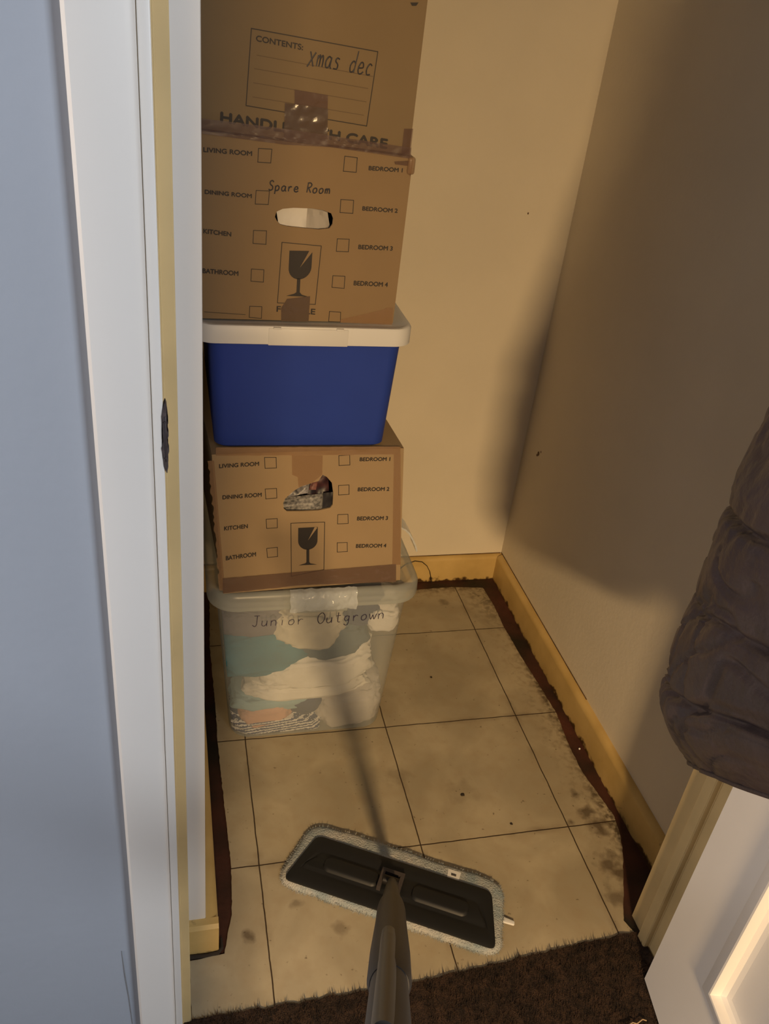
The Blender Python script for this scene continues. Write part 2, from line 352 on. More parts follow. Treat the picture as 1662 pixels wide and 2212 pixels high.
# lino with its ragged cut edge
random.seed(4)
edge = [(-0.128,-0.90),(0.66,-0.90),(0.652,-0.862),(0.640,-0.84),(0.630,-0.815),(0.650,-0.775),(0.672,-0.73),(0.691,-0.69),(0.706,-0.65),(0.716,-0.60),(0.708,-0.55),(0.697,-0.48),(0.699,-0.40),(0.709,-0.31),
        (0.703,-0.22),(0.694,-0.10),(0.690,0.0),(0.693,0.09),(0.688,0.172),(0.60,0.182),(0.50,0.178),(0.30,0.185),(-0.05,0.18),(-0.058,0.0),(-0.056,-0.2),(-0.057,-0.305),(-0.054,-0.45),(-0.050,-0.60),(-0.055,-0.70),(-0.066,-0.74),(-0.072,-0.768),(-0.128,-0.772)]
pts = []
for i, a in enumerate(edge):
    b = edge[(i+1) % len(edge)]; n = max(1, int(math.dist(a, b)/0.006))
    for k in range(n):
        t = k/n; x = a[0]+(b[0]-a[0])*t; y = a[1]+(b[1]-a[1])*t
        if y > -0.86: x += 0.0012*noise.noise((x*60, y*60, 1)) + random.uniform(-1, 1)*0.0006; y += 0.0015*noise.noise((x*50, y*50, 7))
        pts.append((x, y))
bm = bmesh.new(); prism(bm, pts, 'z', 0.0, 0.003)
bmesh.ops.triangulate(bm, faces=[f for f in bm.faces if len(f.verts) > 4])
o = link('lino_flooring', me_from(bm), M['lino']); tag(o, 'cream square-patterned vinyl floor covering with dirty ragged edges', 'vinyl flooring')

# skirting boards: rounded top profile
def skirt_profile(face, back, h, sgn):
    t = abs(back-face); r = t*0.75
    p = [(back, 0.0), (face, 0.0), (face, h-r)]
    for k in range(1, 7):
        a = math.pi/2*k/6; p.append((face + sgn*(r - r*math.cos(a)), h - r + r*math.sin(a)))
    p.append((back, h)); return p
bm = bmesh.new(); prism(bm, skirt_profile(0.215, YB, 0.077, 1), 'x', XL, 0.748); link('baseboard_back', me_from(bm, 35), M['skirting'])['kind'] = 'structure'
bm = bmesh.new(); prism(bm, skirt_profile(0.731, XR, 0.080, 1), 'y', -0.80, 0.2145); link('baseboard_right', me_from(bm, 35), M['skirting'])['kind'] = 'structure'
bm = bmesh.new(); prism(bm, skirt_profile(-0.081, XL, 0.072, -1), 'y', -0.745, 0.214)
prism(bm, [(-0.762, 0), (-0.745, 0), (-0.745, 0.072), (-0.757, 0.072), (-0.762, 0.066)], 'x', -0.14, -0.081)
link('baseboard_left', me_from(bm, 35), M['skirting'])['kind'] = 'structure'
bm = bmesh.new()
for seg in ([(-0.10, YB-0.001, 0.0772), (0.45, YB-0.001, 0.0770), (0.745, YB-0.001, 0.0778)], [(XR-0.001, 0.225, 0.0800), (XR-0.001, 0.0, 0.0800), (XR-0.001, -0.35, 0.0802)]): tube(bm, seg, 0.0013, 6)
link('trim_10', me_from(bm, 60), M['join_dirt'])['kind'] = 'structure'
# silicone / dirt bead under the left return
bm = bmesh.new(); tube(bm, [(-0.128,-0.766,0.004), (-0.10,-0.767,0.004), (-0.082,-0.765,0.004), (-0.0765,-0.758,0.004), (-0.076,-0.74,0.003)], [0.004, 0.003, 0.0035, 0.0035, 0.002], 8)
link('trim_2', me_from(bm, 40), M['dirt'])['kind'] = 'structure'

# door lining with stops (rebated frame)
def lining(name, inner, outer, stop, sgn):
    bm = bmesh.new()
    pr = [(outer, -0.925), (inner, -0.925), (inner, -0.870), (stop, -0.870), (stop, -0.848), (inner, -0.848), (inner, -0.806), (outer, -0.806)]
    prism(bm, pr, 'z', 0.0, 2.012)
    bmesh.ops.remove_doubles(bm, verts=bm.verts[:], dist=1e-6)
    es = [e for e in bm.edges if abs(e.verts[0].co.z - e.verts[1].co.z) > 1]
    bmesh.ops.bevel(bm, geom=es, offset=0.0013, segments=3, affect='EDGES')
    o = link(name, me_from(bm, 35), M['cream']); o['kind'] = 'structure'; return o
ll = lining('trim_3', -0.1405, -0.171, -0.1285, 1)
lining('trim_4', 0.652, 0.683, 0.640, -1)
bm = bmesh.new(); box(bm, -0.1405, -0.925, 1.985, 0.652, -0.806, 2.012); box(bm, -0.1285, -0.870, 1.973, 0.640, -0.848, 1.985)
link('trim_5', me_from(bm), M['cream'])['kind'] = 'structure'
# left lining: white-painted front edge with its splintered latch mortise
slab('trim_6', (-0.1500, -0.9275, 0.0, -0.1410, -0.9235, 2.0), M['gloss_white'], 0.0012)['kind'] = 'structure'
# architraves (hall side)
def architrave(x_in, x_out, name):
    s = 1 if x_out > x_in else -1; w = abs(x_out-x_in)
    pr = [(0, 0.0), (0, 0.006)]
    for k in range(7): a = math.pi/2*k/6; pr.append((0.0045*(1-math.cos(a)), 0.006+0.0075*math.sin(a)))
    pr += [(0.0075, 0.0150), (w-0.003, 0.0150), (w, 0.012), (w, 0.0)]
    pts = [(x_in + s*a, -0.925 - b) for a, b in pr]
    bm = bmesh.new(); prism(bm, pts, 'z', 0.0, 2.05)
    link(name, me_from(bm, 30), M['gloss_white'])['kind'] = 'structure'
architrave(-0.1505, -0.1965, 'trim_7')
bm = bmesh.new(); box(bm, -0.1965, -0.940, 2.004, 0.735, -0.925, 2.055); link('trim_8', me_from(bm), M['gloss_white'])['kind'] = 'structure'
architrave(0.672, 0.735, 'trim_9')
# latch plate in the splintered rebate
lp = empty('latch_plate', (-0.1405, -0.905, 1.035), 'old dark metal latch plate in splintered wood of the left door frame', 'latch plate')
bm = bmesh.new(); zs = [1.001 + 0.066*k/22 for k in range(23)]; random.seed(2)
L_, R_ = [], []
for i, z in enumerate(zs):
    e = math.sin(math.pi*i/22)**0.5
    L_.append((-0.1396 - (0.0030*e + 0.0010*random.uniform(-1, 1)*e), z)); R_.append((-0.1390 + 0.0022*e*(0.3+0.7*random.random()), z))
prism(bm, L_ + R_[::-1], 'y', -0.9284, -0.9180); bmesh.ops.triangulate(bm, faces=[f for f in bm.faces if len(f.verts) > 4])
link('splintered_wood', me_from(bm), M['wood_raw'], lp)
bm = bmesh.new(); box(bm, -0.1404, -0.9290, 1.012, -0.1390, -0.915, 1.055); bevel_all(bm, 0.0003); link('plate', me_from(bm, 40), M['metal'], lp)
for z in (1.016, 1.050):
    bm = bmesh.new(); tube(bm, [(-0.1397, -0.9296, z), (-0.1397, -0.9285, z)], 0.0010, 12); link('screw', me_from(bm, 40), M['metal'], lp)

# carpet in the hall: backing plus pile
random.seed(9)
bm = bmesh.new()
def cy(x):  # ragged edge at the threshold
    base = -0.866 if x < 0.2 else (-0.866 + 0.012*(x-0.2)/0.2 if x < 0.42 else -0.852 + 0.012*(min(x, 0.66)-0.42)/0.2)
    return base + 0.004*noise.noise((x*40, 0, 0)) + 0.002*noise.noise((x*150, 3, 0))
top = []; nx = 120
for j in range(40):
    row = []
    for i in range(nx+1):
        x = -0.15 + 0.799*i/nx if j < 2 else -0.15 + 0.799*i/nx
        y = cy(x) + (-0.921 - cy(x))*(j/39)
        row.append(bm.verts.new((x, y, 0.004 if j == 0 else 0.007 + 0.0012*noise.noise((x*50, y*50, 0)))))
    top.append(row)
for a, b in zip(top, top[1:]):
    for i in range(nx): bm.faces.new((a[i], a[i+1], b[i+1], b[i]))
gx = 90; gy = 60; rows = []
for j in range(gy+1):
    rows.append([bm.verts.new((-1.2 + 2.5*i/gx, -0.9155 - 1.5*j/gy, 0.007 + 0.0012*noise.noise((i*1.3, j*1.3, 0)))) for i in range(gx+1)])
for a, b in zip(rows, rows[1:]):
    for i in range(gx): bm.faces.new((a[i], a[i+1], b[i+1], b[i]))
for k in range(26000):
    if k < 20000: x = random.uniform(-0.139, 0.655); y = random.uniform(-1.12, -0.845)
    else: x = random.uniform(-0.2, 0.8); y = random.uniform(-1.5, -1.1)
    if y > -0.925 and (y > cy(x) + 0.001): continue
    if y < -0.925 or -0.139 < x < 0.638:
        h = random.uniform(0.004, 0.009); a = random.uniform(0, 6.28); w = 0.0011
        dx, dy = random.uniform(-.004, .004), random.uniform(-.004, .004)
        v = [bm.verts.new((x - w*math.cos(a), y - w*math.sin(a), 0.005)), bm.verts.new((x + w*math.cos(a), y + w*math.sin(a), 0.005)), bm.verts.new((x+dx, y+dy, 0.006+h))]
        bm.faces.new(v)
o = link('hall_carpet', me_from(bm), M['carpet']); tag(o, 'dark brown cut-pile carpet in the hall meeting the vinyl floor', 'carpet', kind='stuff')
bm = bmesh.new()
tube(bm, [(0.535,-0.990,0.014),(0.545,-0.994,0.016),(0.556,-0.991,0.017),(0.563,-0.993,0.015),(0.575,-0.9885,0.016),(0.582,-0.990,0.013)], 0.0011, 6)
o = link('carpet_thread', me_from(bm, 60), mat('thread', (0.42, 0.30, 0.18), 0.9)); tag(o, 'loose pale thread lying on the brown carpet beside the white door', 'thread')

# ---------------------------------------------------------------- the open white panelled door
HX, HY = 0.6126, -0.925
phi = math.atan2(-0.98705, -0.16040)                      # door runs along +s from the hinge edge
door = bpy.data.objects.new('door_1', None); COL.objects.link(door); door.location = (HX, HY, 0.012); door.rotation_euler = (0, 0, phi); door['kind'] = 'structure'
DW, DH, DT = 0.750, 1.962, 0.040
def dbox(name, s0, z0, s1, z1, w0, w1, m=None, bev=0.0):
    bm = bmesh.new(); box(bm, s0, w0, z0, s1, w1, z1)
    if bev: bevel_all(bm, bev)
    me = me_from(bm, 40 if bev else None); return link(name, me, m or M['door_white'], door, world=False)
# local axes: x=s along the door, y=w: the seen (cupboard) side is at negative y
PAN = [(0.137, 0.205, 0.345, 0.74), (0.405, 0.205, 0.613, 0.74), (0.137, 0.93, 0.345, 1.83), (0.405, 0.93, 0.613, 1.83)]
bm = bmesh.new()
xs = sorted({0.0, DW} | {p[0] for p in PAN} | {p[2] for p in PAN}); zs = sorted({0.0, DH} | {p[1] for p in PAN} | {p[3] for p in PAN})
for i in range(len(xs)-1):
    for j in range(len(zs)-1):
        inside = any(p[0] <= xs[i] and xs[i+1] <= p[2] and p[1] <= zs[j] and zs[j+1] <= p[3] for p in PAN)
        box(bm, xs[i], 0.010 if inside else 0.0, zs[j], xs[i+1], DT, zs[j+1])
link('door_leaf', me_from(bm), M['door_white'], door, world=False)
for (a, z0, b, z1) in PAN:
    # a mitred moulding frame: ovolo ridge standing proud of the leaf, falling into the sunk panel
    prof = [(-0.018, 0.0), (-0.0175, -0.0035), (-0.0155, -0.0048), (0.0055, -0.0105), (0.0085, -0.0100), (0.0105, -0.0060), (0.0120, 0.0030), (0.0170, 0.0080), (0.0240, 0.0098), (0.0260, 0.0105)]
    rings = [[(a+d, w, z0+d), (b-d, w, z0+d), (b-d, w, z1-d), (a+d, w, z1-d)] for d, w in prof]
    bm = bmesh.new(); loft(bm, rings, False, False)
    link('panel_moulding', me_from(bm, 22), M['door_white'], door, world=False)
for z in (0.20, 1.70):
    bm = bmesh.new(); tube(bm, [(-0.004, DT+0.004, z-0.035), (-0.004, DT+0.004, z+0.035)], 0.006, 12); box(bm, -0.0015, 0.012, z-0.035, 0.0, DT, z+0.035)
    link('hinge', me_from(bm, 40), M['metal'], door, world=False)
bm = bmesh.new(); tube(bm, [(0.70, 0.0, 0.98), (0.70, -0.045, 0.98)], 0.009, 16); tube(bm, [(0.70, -0.045, 0.98), (0.59, -0.048, 0.98)], [0.009, 0.007], 12); box(bm, 0.682, -0.006, 0.90, 0.718, 0.0, 1.05)
link('door_handle', me_from(bm, 40), M['metal'], door, world=False)
def D(s, w, z):   # door-local (w positive = out of the seen face) -> world
    return Matrix.Translation((HX, HY, 0.012)) @ Matrix.Rotation(phi, 4, 'Z') @ Vector((s, -w, z))

# ================================================================ CARTONS
def bil(q, x, z):
    """depth y of a front face; q = (bl, br, tl, tr) corners"""
    bl, br, tl, tr = q
    v = (z - bl[2])/(tl[2] - bl[2]); xl = bl[0] + (tl[0]-bl[0])*v; xr = br[0] + (tr[0]-br[0])*v
    u = (x - xl)/(xr - xl); return (bl[1]*(1-u)+br[1]*u)*(1-v) + (tl[1]*(1-u)+tr[1]*u)*v
def curve_mesh(splines, extrude=0.0):
    """filled 2-D outlines (holes allowed) -> mesh lying in XY"""
    cd = bpy.data.curves.new('c', 'CURVE'); cd.dimensions = '2D'; cd.fill_mode = 'BOTH'; cd.extrude = extrude
    for s in splines:
        sp = cd.splines.new('POLY'); sp.points.add(len(s)-1)
        for i, p in enumerate(s): sp.points[i].co = (p[0], p[1], 0, 1)
        sp.use_cyclic_u = True
    o = bpy.data.objects.new('tmp', cd); COL.objects.link(o)
    me = bpy.data.meshes.new_from_object(o.evaluated_get(bpy.context.evaluated_depsgraph_get()))
    bpy.data.objects.remove(o); bpy.data.curves.remove(cd); me.materials.clear(); return me
def ontoface(me, q, off):
    for v in me.vertices:
        x, z = v.co.x, v.co.y; v.co = Vector((x, bil(q, x, z) - off - v.co.z, z))
    return me
def join(meshes):
    bm = bmesh.new()
    for m_ in meshes: bm.from_mesh(m_)
    me = bpy.data.meshes.new('j'); bm.to_mesh(me); bm.free(); return me
def lettering(items, q, root, name='printed_lettering', off=0.0006, bold=0.00035):
    for s, A, B, h in items:
        cd = bpy.data.curves.new('t', 'FONT'); cd.body = s; cd.size = 1.0
        o = bpy.data.objects.new('t', cd); COL.objects.link(o)
        me = bpy.data.meshes.new_from_object(o.evaluated_get(bpy.context.evaluated_depsgraph_get()))
        bpy.data.objects.remove(o); bpy.data.curves.remove(cd); me.materials.clear()
        xs = [v.co.x for v in me.vertices]; ys = [v.co.y for v in me.vertices]; x0, x1, y1 = min(xs), max(xs), max(ys)
        ang = math.atan2(B[1]-A[1], B[0]-A[0]); Lx = math.dist(A, B)
        for v in me.vertices:
            a = (v.co.x-x0)/(x1-x0)*Lx; b = v.co.y/y1*h
            v.co = Vector((A[0] + a*math.cos(ang) - b*math.sin(ang)*0.3, A[1] + a*math.sin(ang) + b, 0))
        copies = []
        for dx, dz in ((-bold, 0), (bold, 0), (0, bold), (0, -bold)):
            m2 = me.copy()
            for v in m2.vertices: v.co.x += dx; v.co.y += dz
            copies.append(ontoface(m2, q, off + 0.00002*len(copies)))
        link(name, join(copies), M['ink'], root)
def outline(poly, w, q, off=0.0005, closed=True):
    """stroke a polygon outline as thin printed bars"""
    out = []; n = len(poly)
    for i in range(n if closed else n-1):
        a = Vector(poly[i]); b = Vector(poly[(i+1) % n]); d = (b-a).normalized(); nn = Vector((-d.y, d.x))*w/2; a = a - d*w/2; b = b + d*w/2
        me = curve_mesh([[tuple(a+nn), tuple(b+nn), tuple(b-nn), tuple(a-nn)]]); out.append(ontoface(me, q, off))
    return join(out)
GL = {  # handwriting strokes, x 0..1 per letter, baseline 0, x-height 0.5
 'S': [[(.75,.85),(.5,1),(.2,.85),(.3,.6),(.65,.42),(.7,.15),(.4,0),(.1,.12)]],
 'p': [[(.15,.5),(.15,-.35)],[(.15,.4),(.45,.52),(.7,.35),(.6,.08),(.3,0),(.15,.1)]],
 'a': [[(.7,.45),(.4,.52),(.12,.3),(.25,.03),(.55,.05),(.7,.35),(.72,.5),(.72,.1),(.9,.0)]],
 'r': [[(.2,.5),(.25,0)],[(.24,.3),(.45,.5),(.7,.45)]],
 'e': [[(.15,.25),(.65,.3),(.6,.48),(.35,.52),(.12,.28),(.25,.03),(.55,.0),(.8,.12)]],
 'R': [[(.2,0),(.22,1)],[(.1,.95),(.55,1),(.8,.8),(.6,.55),(.25,.5)],[(.35,.5),(.8,0)]],
 'o': [[(.45,.52),(.15,.35),(.2,.05),(.5,0),(.72,.2),(.65,.45),(.45,.52)]],
 'm': [[(.1,.5),(.12,0)],[(.12,.35),(.32,.52),(.42,.3),(.42,0)],[(.42,.35),(.64,.52),(.78,.3),(.8,0)]],
 'x': [[(.1,.6),(.75,-.05)],[(.75,.6),(.05,-.1)]],
 's': [[(.7,.48),(.4,.52),(.25,.38),(.6,.22),(.55,.03),(.15,.02)]],
 'd': [[(.68,1.0),(.68,.0)],[(.68,.42),(.4,.52),(.12,.3),(.25,.02),(.55,.05),(.68,.2)]],
 'c': [[(.7,.45),(.4,.52),(.15,.28),(.3,.02),(.7,.05)]],
 'J': [[(.2,1),(.8,1)],[(.55,1),(.55,.2),(.35,0),(.1,.15)]],
 'u': [[(.15,.5),(.15,.12),(.4,0),(.65,.2),(.68,.5),(.7,0)]],
 'n': [[(.15,.5),(.17,0)],[(.17,.35),(.42,.52),(.68,.38),(.7,0)]],
 'i': [[(.4,.5),(.4,0)],[(.4,.72),(.41,.76)]],
 'O': [[(.45,1),(.12,.75),(.1,.3),(.4,0),(.75,.2),(.85,.65),(.65,.95),(.4,1)]],
 't': [[(.4,.9),(.42,.08),(.7,.02)],[(.15,.6),(.7,.62)]],
 'g': [[(.68,.45),(.4,.52),(.15,.3),(.35,.05),(.66,.2),(.68,.5),(.65,-.2),(.4,-.35),(.15,-.22)]],
 'w': [[(.08,.5),(.25,0),(.45,.4),(.65,0),(.88,.5)]], ' ': []}
def handwriting(s, A, B, h, rad, q, off=0.0008, slant=0.12):
    n = len(s); ang = math.atan2(B[1]-A[1], B[0]-A[0]); Lx = math.dist(A, B); bm = bmesh.new()
    for i, ch in enumerate(s):
        for st in GL[ch]:
            # smooth by Catmull-Rom
            P = [st[0]] + list(st) + [st[-1]]; pts = []
            for k in range(1, len(P)-2):
                for t in (0, .25, .5, .75):
                    p0, p1, p2, p3 = P[k-1], P[k], P[k+1], P[k+2]
                    pts.append(tuple(0.5*((2*p1[j]) + (-p0[j]+p2[j])*t + (2*p0[j]-5*p1[j]+4*p2[j]-p3[j])*t*t + (-p0[j]+3*p1[j]-3*p2[j]+p3[j])*t**3) for j in (0, 1)))
            pts.append(st[-1]); W3 = []
            for (u, v) in pts:
                a = (i + u)/n*Lx + v*h*slant; b = v*h
                x = A[0] + a*math.cos(ang) - b*math.sin(ang); z = A[1] + a*math.sin(ang) + b*math.cos(ang)
                W3.append((x, bil(q, x, z) - off, z))
            tube(bm, W3, rad, 6)
    me = me_from(bm, 60)
    for v in me.vertices:                       # ink is flat: squash the stroke onto the face
        yf = bil(q, v.co.x, v.co.z) - off; v.co.y = yf + (v.co.y - yf)*0.25
    return me
def carton(root, q, back, hole=None, thick=0.004, m='carton'):
    """q: front corners bl, br, tl, tr ; back: (y, dx_bottom, dx_top)"""
    bl, br, tl, tr = [Vector(p) for p in q]; y1 = back[0]
    parts = []
    out = [(bl.x, bl.z), (br.x, br.z), (tr.x, tr.z), (tl.x, tl.z)]
    # front panel with rounded-off corners and (if any) a cut hand hole
    sp = [out] + ([hole] if hole else [])
    me = curve_mesh(sp, 0.0015); ontoface(me, q, -0.0015); parts.append(me)
    bm = bmesh.new()
    B = [Vector((p.x + (back[1] if i < 2 else back[2]), y1, p.z)) for i, p in enumerate((bl, br, tl, tr))]
    F = [p + Vector((0, 0.003, 0)) for p in (bl, br, tl, tr)]
    v = [bm.verts.new(p) for p in F] + [bm.verts.new(p) for p in B]
    for f in ((0,1,5,4),(1,3,7,5),(3,2,6,7),(2,0,4,6),(4,5,7,6)): bm.faces.new([v[i] for i in f])
    me = me_from(bm)
    bm = bmesh.new(); bm.from_mesh(me)
    r = bmesh.ops.solidify(bm, geom=bm.faces[:], thickness=thick); me2 = bpy.data.meshes.new('s'); bm.to_mesh(me2); bm.free()
    parts.append(me2)
    return link('carton_body', join(parts), M[m], root)
def inset_tape(name, poly, q, root, m, off=0.0012, wrinkle=0.0012, seed=0, label=None):
    me = curve_mesh([poly]); bm = bmesh.new(); bm.from_mesh(me)
    bmesh.ops.triangulate(bm, faces=bm.faces[:]); 
    for _ in range(5):
        es = [e for e in bm.edges if e.calc_length() > 0.006]
        if not es: break
        bmesh.ops.subdivide_edges(bm, edges=es, cuts=1)
        bmesh.ops.triangulate(bm, faces=bm.faces[:])
    for v in bm.verts:
        x, z = v.co.x, v.co.y; k = abs(noise.noise((x*70+seed, z*70, seed)))
        v.co = Vector((x, bil(q, x, z) - off - wrinkle*k, z))
    me = me_from(bm, 60); o = link(name, me, m, root)
    if label: o['label'] = label
    return o
def glass_symbol(g, crack, q):
    tl, tr, rm, bc, sb, fl, fr = [Vector(p) for p in g]
    up = (tl - fl).normalized(); rt = (tr - tl).normalized(); w = (tr-tl).length
    lm = tl + (rm - tr)
    cx = (tl+tr)/2; bowl = [tl, lm]
    n = 14
    for k in range(n+1):
        a = math.pi*(1-k/n) ; c = (lm+rm)/2; dwn = (bc - c)
        bowl.append(c - rt*(w/2)*math.cos(a)*-1 + dwn*math.sin(a))
    bowl += [rm, tr]
    me = [curve_mesh([[tuple(p) for p in bowl]])]
    c0 = bc; c1 = sb; sw = w*0.075
    foot = [fl, fl + rt*(w*0.35) + up*(w*0.10), c1 - rt*sw + up*w*0.16, c0 - rt*sw + up*w*.05, c0 + rt*sw + up*w*.05, c1 + rt*sw + up*w*0.16, fr - rt*(w*0.35) + up*(w*0.10), fr]
    me.append(curve_mesh([[tuple(p) for p in foot]]))
    me = join([ontoface(m_, q, 0.0006) for m_ in me])
    a, b = [Vector(p) for p in crack]; d = (b-a).normalized(); nn = Vector((-d.y, d.x))*w*0.075
    ck = ontoface(curve_mesh([[tuple(a+nn), tuple(a-nn), tuple(b)]]), q, 0.0010)
    return me, ck

# ---- lower carton (stands on the clear tub)
q1 = [(-0.050, -0.340, 0.417), (0.284, -0.324, 0.417), (-0.071, -0.338, 0.701), (0.258, -0.322, 0.701)]
c1 = empty('moving_carton', (0.11, -0.12, 0.417), 'taped brown moving carton with ripped hand hole, between the blue tub and the clear tub', 'box')
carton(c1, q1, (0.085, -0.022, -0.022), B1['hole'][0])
lettering(B1['text'], q1, c1)
for c in B1['checks']: link('checkbox', outline(c, 0.0011, q1), M['ink'], c1)
link('symbol_frame', join([outline(B1['frame'][0], 0.0012, q1)]), M['ink'], c1)
g, ck = glass_symbol(B1['glass'][0], B1['crack'][0], q1)
link('fragile_symbol', g, M['ink'], c1); link('symbol_crack', ck, M['carton'], c1)
inset_tape('packing_tape', B1['tapeb'][0], q1, c1, M['tape'], 0.0016, 0.002, 1, 'brown shiny tape along the bottom edge')
inset_tape('packing_tape', B1['tapec'][0], q1, c1, M['tape_pale'], 0.0012, 0.0006, 2, 'torn tape strip above the hand hole')
inset_tape('packing_tape', B1['tapet'][0], q1, c1, M['tape_pale'], 0.0018, 0.003, 3, 'shiny tape along the top edge')
inset_tape('packing_tape', B1['taper'][0], q1, c1, M['tape_pale'], 0.0014, 0.0008, 4)
# ragged peeled paper down the left edge
bm = bmesh.new(); random.seed(5); P = []; Q = []
for k in range(40):
    t = k/39; z = 0.425 + 0.265*t; xl = q1[0][0] + (q1[2][0]-q1[0][0])*((z-0.417)/0.284)
    P.append((xl - 0.004 - 0.004*random.random(), z)); Q.append((xl + 0.003, z))
me = curve_mesh([P + Q[::-1]]); ontoface(me, q1, 0.0008)
link('torn_edge', me, M['tape_pale'], c1)

# ---- middle carton (stands on the blue tub)
q2 = [(-0.097, -0.310, 0.921), (0.2165, -0.308, 0.921), (-0.097, -0.310, 1.186), (0.2185, -0.308, 1.172)]
c2 = empty('moving_carton', (0.06, -0.1, 0.921), 'brown moving carton marked Spare Room, standing on the white lid of the blue tub', 'box')
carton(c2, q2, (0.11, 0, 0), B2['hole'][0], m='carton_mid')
lettering(B2['text'], q2, c2)
for c in B2['checks']: link('checkbox', outline(c, 0.0010, q2), M['ink'], c2)
link('symbol_frame', outline(B2['frame'][0], 0.0011, q2), M['ink'], c2)
link('blank_line', outline(B2['line'][0], 0.0008, q2, closed=False), M['ink'], c2)
g, ck = glass_symbol(B2['glass'][0], B2['crack'][0], q2)
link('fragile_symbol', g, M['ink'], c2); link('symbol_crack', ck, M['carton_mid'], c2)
a, b = B2['hand'][0]
link('handwriting', handwriting('Spare Room', a, b, 0.0135, 0.0009, q2), M['marker'], c2)
inset_tape('packing_tape', [(min(x, 0.0795), z) for x, z in B2['tapef'][0]], q2, c2, M['tape_dark'], 0.0012, 0.0012, 5, 'wrinkled clear brown tape over the word FRAGILE')
inset_tape('packing_tape', B2['tapebr'][0], q2, c2, M['tape_pale'], 0.0012, 0.0015, 6)
inset_tape('packing_tape', [(0.190, 1.165), (0.2185, 1.168), (0.2185, 1.150), (0.2165, 1.146), (0.2120, 1.160), (0.192, 1.161)], q2, c2, M['tape'], 0.002, 0.003, 8)
bm = bmesh.new(); box(bm, 0.2110, -0.3135, 1.148, 0.2225, -0.270, 1.1725); bevel_all(bm, 0.004, 3); link('tape_bulge', me_from(bm, 50), M['tape_pale'], c2)

# ---- top carton
q3 = [(-0.097, -0.305, 1.1885), (0.2135, -0.303, 1.1745), (-0.097, -0.305, 1.56), (0.2165, -0.303, 1.56)]
c3 = empty('moving_carton', (0.06, -0.1, 1.18), 'topmost brown moving carton with a contents panel and HANDLE WITH CARE print', 'box')
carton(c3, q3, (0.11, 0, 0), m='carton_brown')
lettering([B3['text'][1]], q3, c3, bold=0.0009)
lettering([B3['text'][0]], q3, c3, bold=0.0003)
link('contents_panel', outline(B3['frame'][0], 0.0012, q3), M['ink'], c3)
for l in B3['lines']: link('ruled_line', outline(l, 0.0007, q3, closed=False), M['ink_faint'], c3)
link('printed_mark', ontoface(curve_mesh(B3['dot']), q3, 0.0006), M['ink'], c3)
a, b = B3['hand'][0]
link('handwriting', handwriting('xmas dec', a, b, 0.027, 0.0009, q3), M['marker'], c3)
inset_tape('packing_tape', B3['tapea'][0], q3, c3, M['tape'], 0.0012, 0.001, 9)
inset_tape('packing_tape', B3['tapeb'][0], q3, c3, M['tape_dark'], 0.0020, 0.002, 10, 'crumpled shiny tape patch over the print')
inset_tape('packing_tape', B3['band'][0], q3, c3, M['tape_dull'], 0.0075, 0.0015, 11, 'wide tape band along the bottom edge')
inset_tape('packing_tape', B3['taper'][0], q3, c3, M['tape'], 0.0016, 0.001, 12)

# ---- things seen through the hand holes
def sheet(name, corners, m, label, cat, thick=0.003, bend=0.004, group=None, seed=0):
    bl, br, tr, tl = [Vector(c) for c in corners]; bm = bmesh.new(); n = 8; g = []
    nn = (br-bl).cross(tl-bl).normalized()
    for side in (0, 1):
        g.append([[bm.verts.new((bl*(1-u/n)+br*(u/n))*(1-v/n) + (tl*(1-u/n)+tr*(u/n))*(v/n) + nn*(side*thick + bend*noise.noise((u*.4+seed, v*.4, seed)))) for u in range(n+1)] for v in range(n+1)])
    for s, G in enumerate(g):
        for v in range(n):
            for u in range(n): bm.faces.new((G[v][u], G[v][u+1], G[v+1][u+1], G[v+1][u]))
    A, B = g; ring = [(0, u) for u in range(n)] + [(v, n) for v in range(n)] + [(n, n-u) for u in range(n)] + [(n-v, 0) for v in range(n)]
    for i in range(len(ring)):
        a = ring[i]; b = ring[(i+1) % len(ring)]; bm.faces.new((A[a[0]][a[1]], A[b[0]][b[1]], B[b[0]][b[1]], B[a[0]][a[1]]))
    o = link(name, me_from(bm, 40), m); return tag(o, label, cat, group)
sheet('folded_paper', [(0.034,-0.282,1.035),(0.072,-0.282,1.035),(0.072,-0.272,1.115),(0.020,-0.272,1.115)], M['paper'], 'crumpled white paper seen through the left half of the Spare Room carton hand hole', 'paper', 0.004, 0.008, seed=3)
sheet('folded_cloth', [(0.069,-0.276,1.035),(0.114,-0.276,1.035),(0.104,-0.262,1.082),(0.069,-0.262,1.092)], mat('grey_cloth', (0.48, 0.45, 0.43), 0.9, bump=0.4, bscale=50), 'greyer folded cloth in the right half of the Spare Room carton hand hole', 'cloth', 0.006, 0.006, seed=7)
hx = [p[0] for p in B1['hole'][0]]; hz = [p[1] for p in B1['hole'][0]]; hx0, hx1, hz0, hz1 = min(hx), max(hx), min(hz), max(hz)
Hw, Hh = hx1-hx0, hz1-hz0
def H(u, v, d): return (hx0+u*Hw, -0.330+d, hz0+v*Hh)
sheet('magazine', [H(-.1,-.15,.008), H(.84,-.1,.008), H(.84,.32,.020), H(-.1,.22,.020)], mat('printed_grey', (0.26,0.25,0.24), 0.4, col2=(0.06,0.06,0.06), vscale=220), 'grey printed magazine at the bottom of the torn carton hand hole', 'magazine', seed=1)
sheet('game_case', [H(.12,.25,.018), H(.52,.36,.018), H(.58,.85,.030), H(.24,.6,.030)], mat('case_grey', (0.34,0.33,0.35), 0.35, col2=(0.015,0.015,0.02), vscale=75), 'pale game case with dark print in the torn carton hand hole', 'case', seed=2)
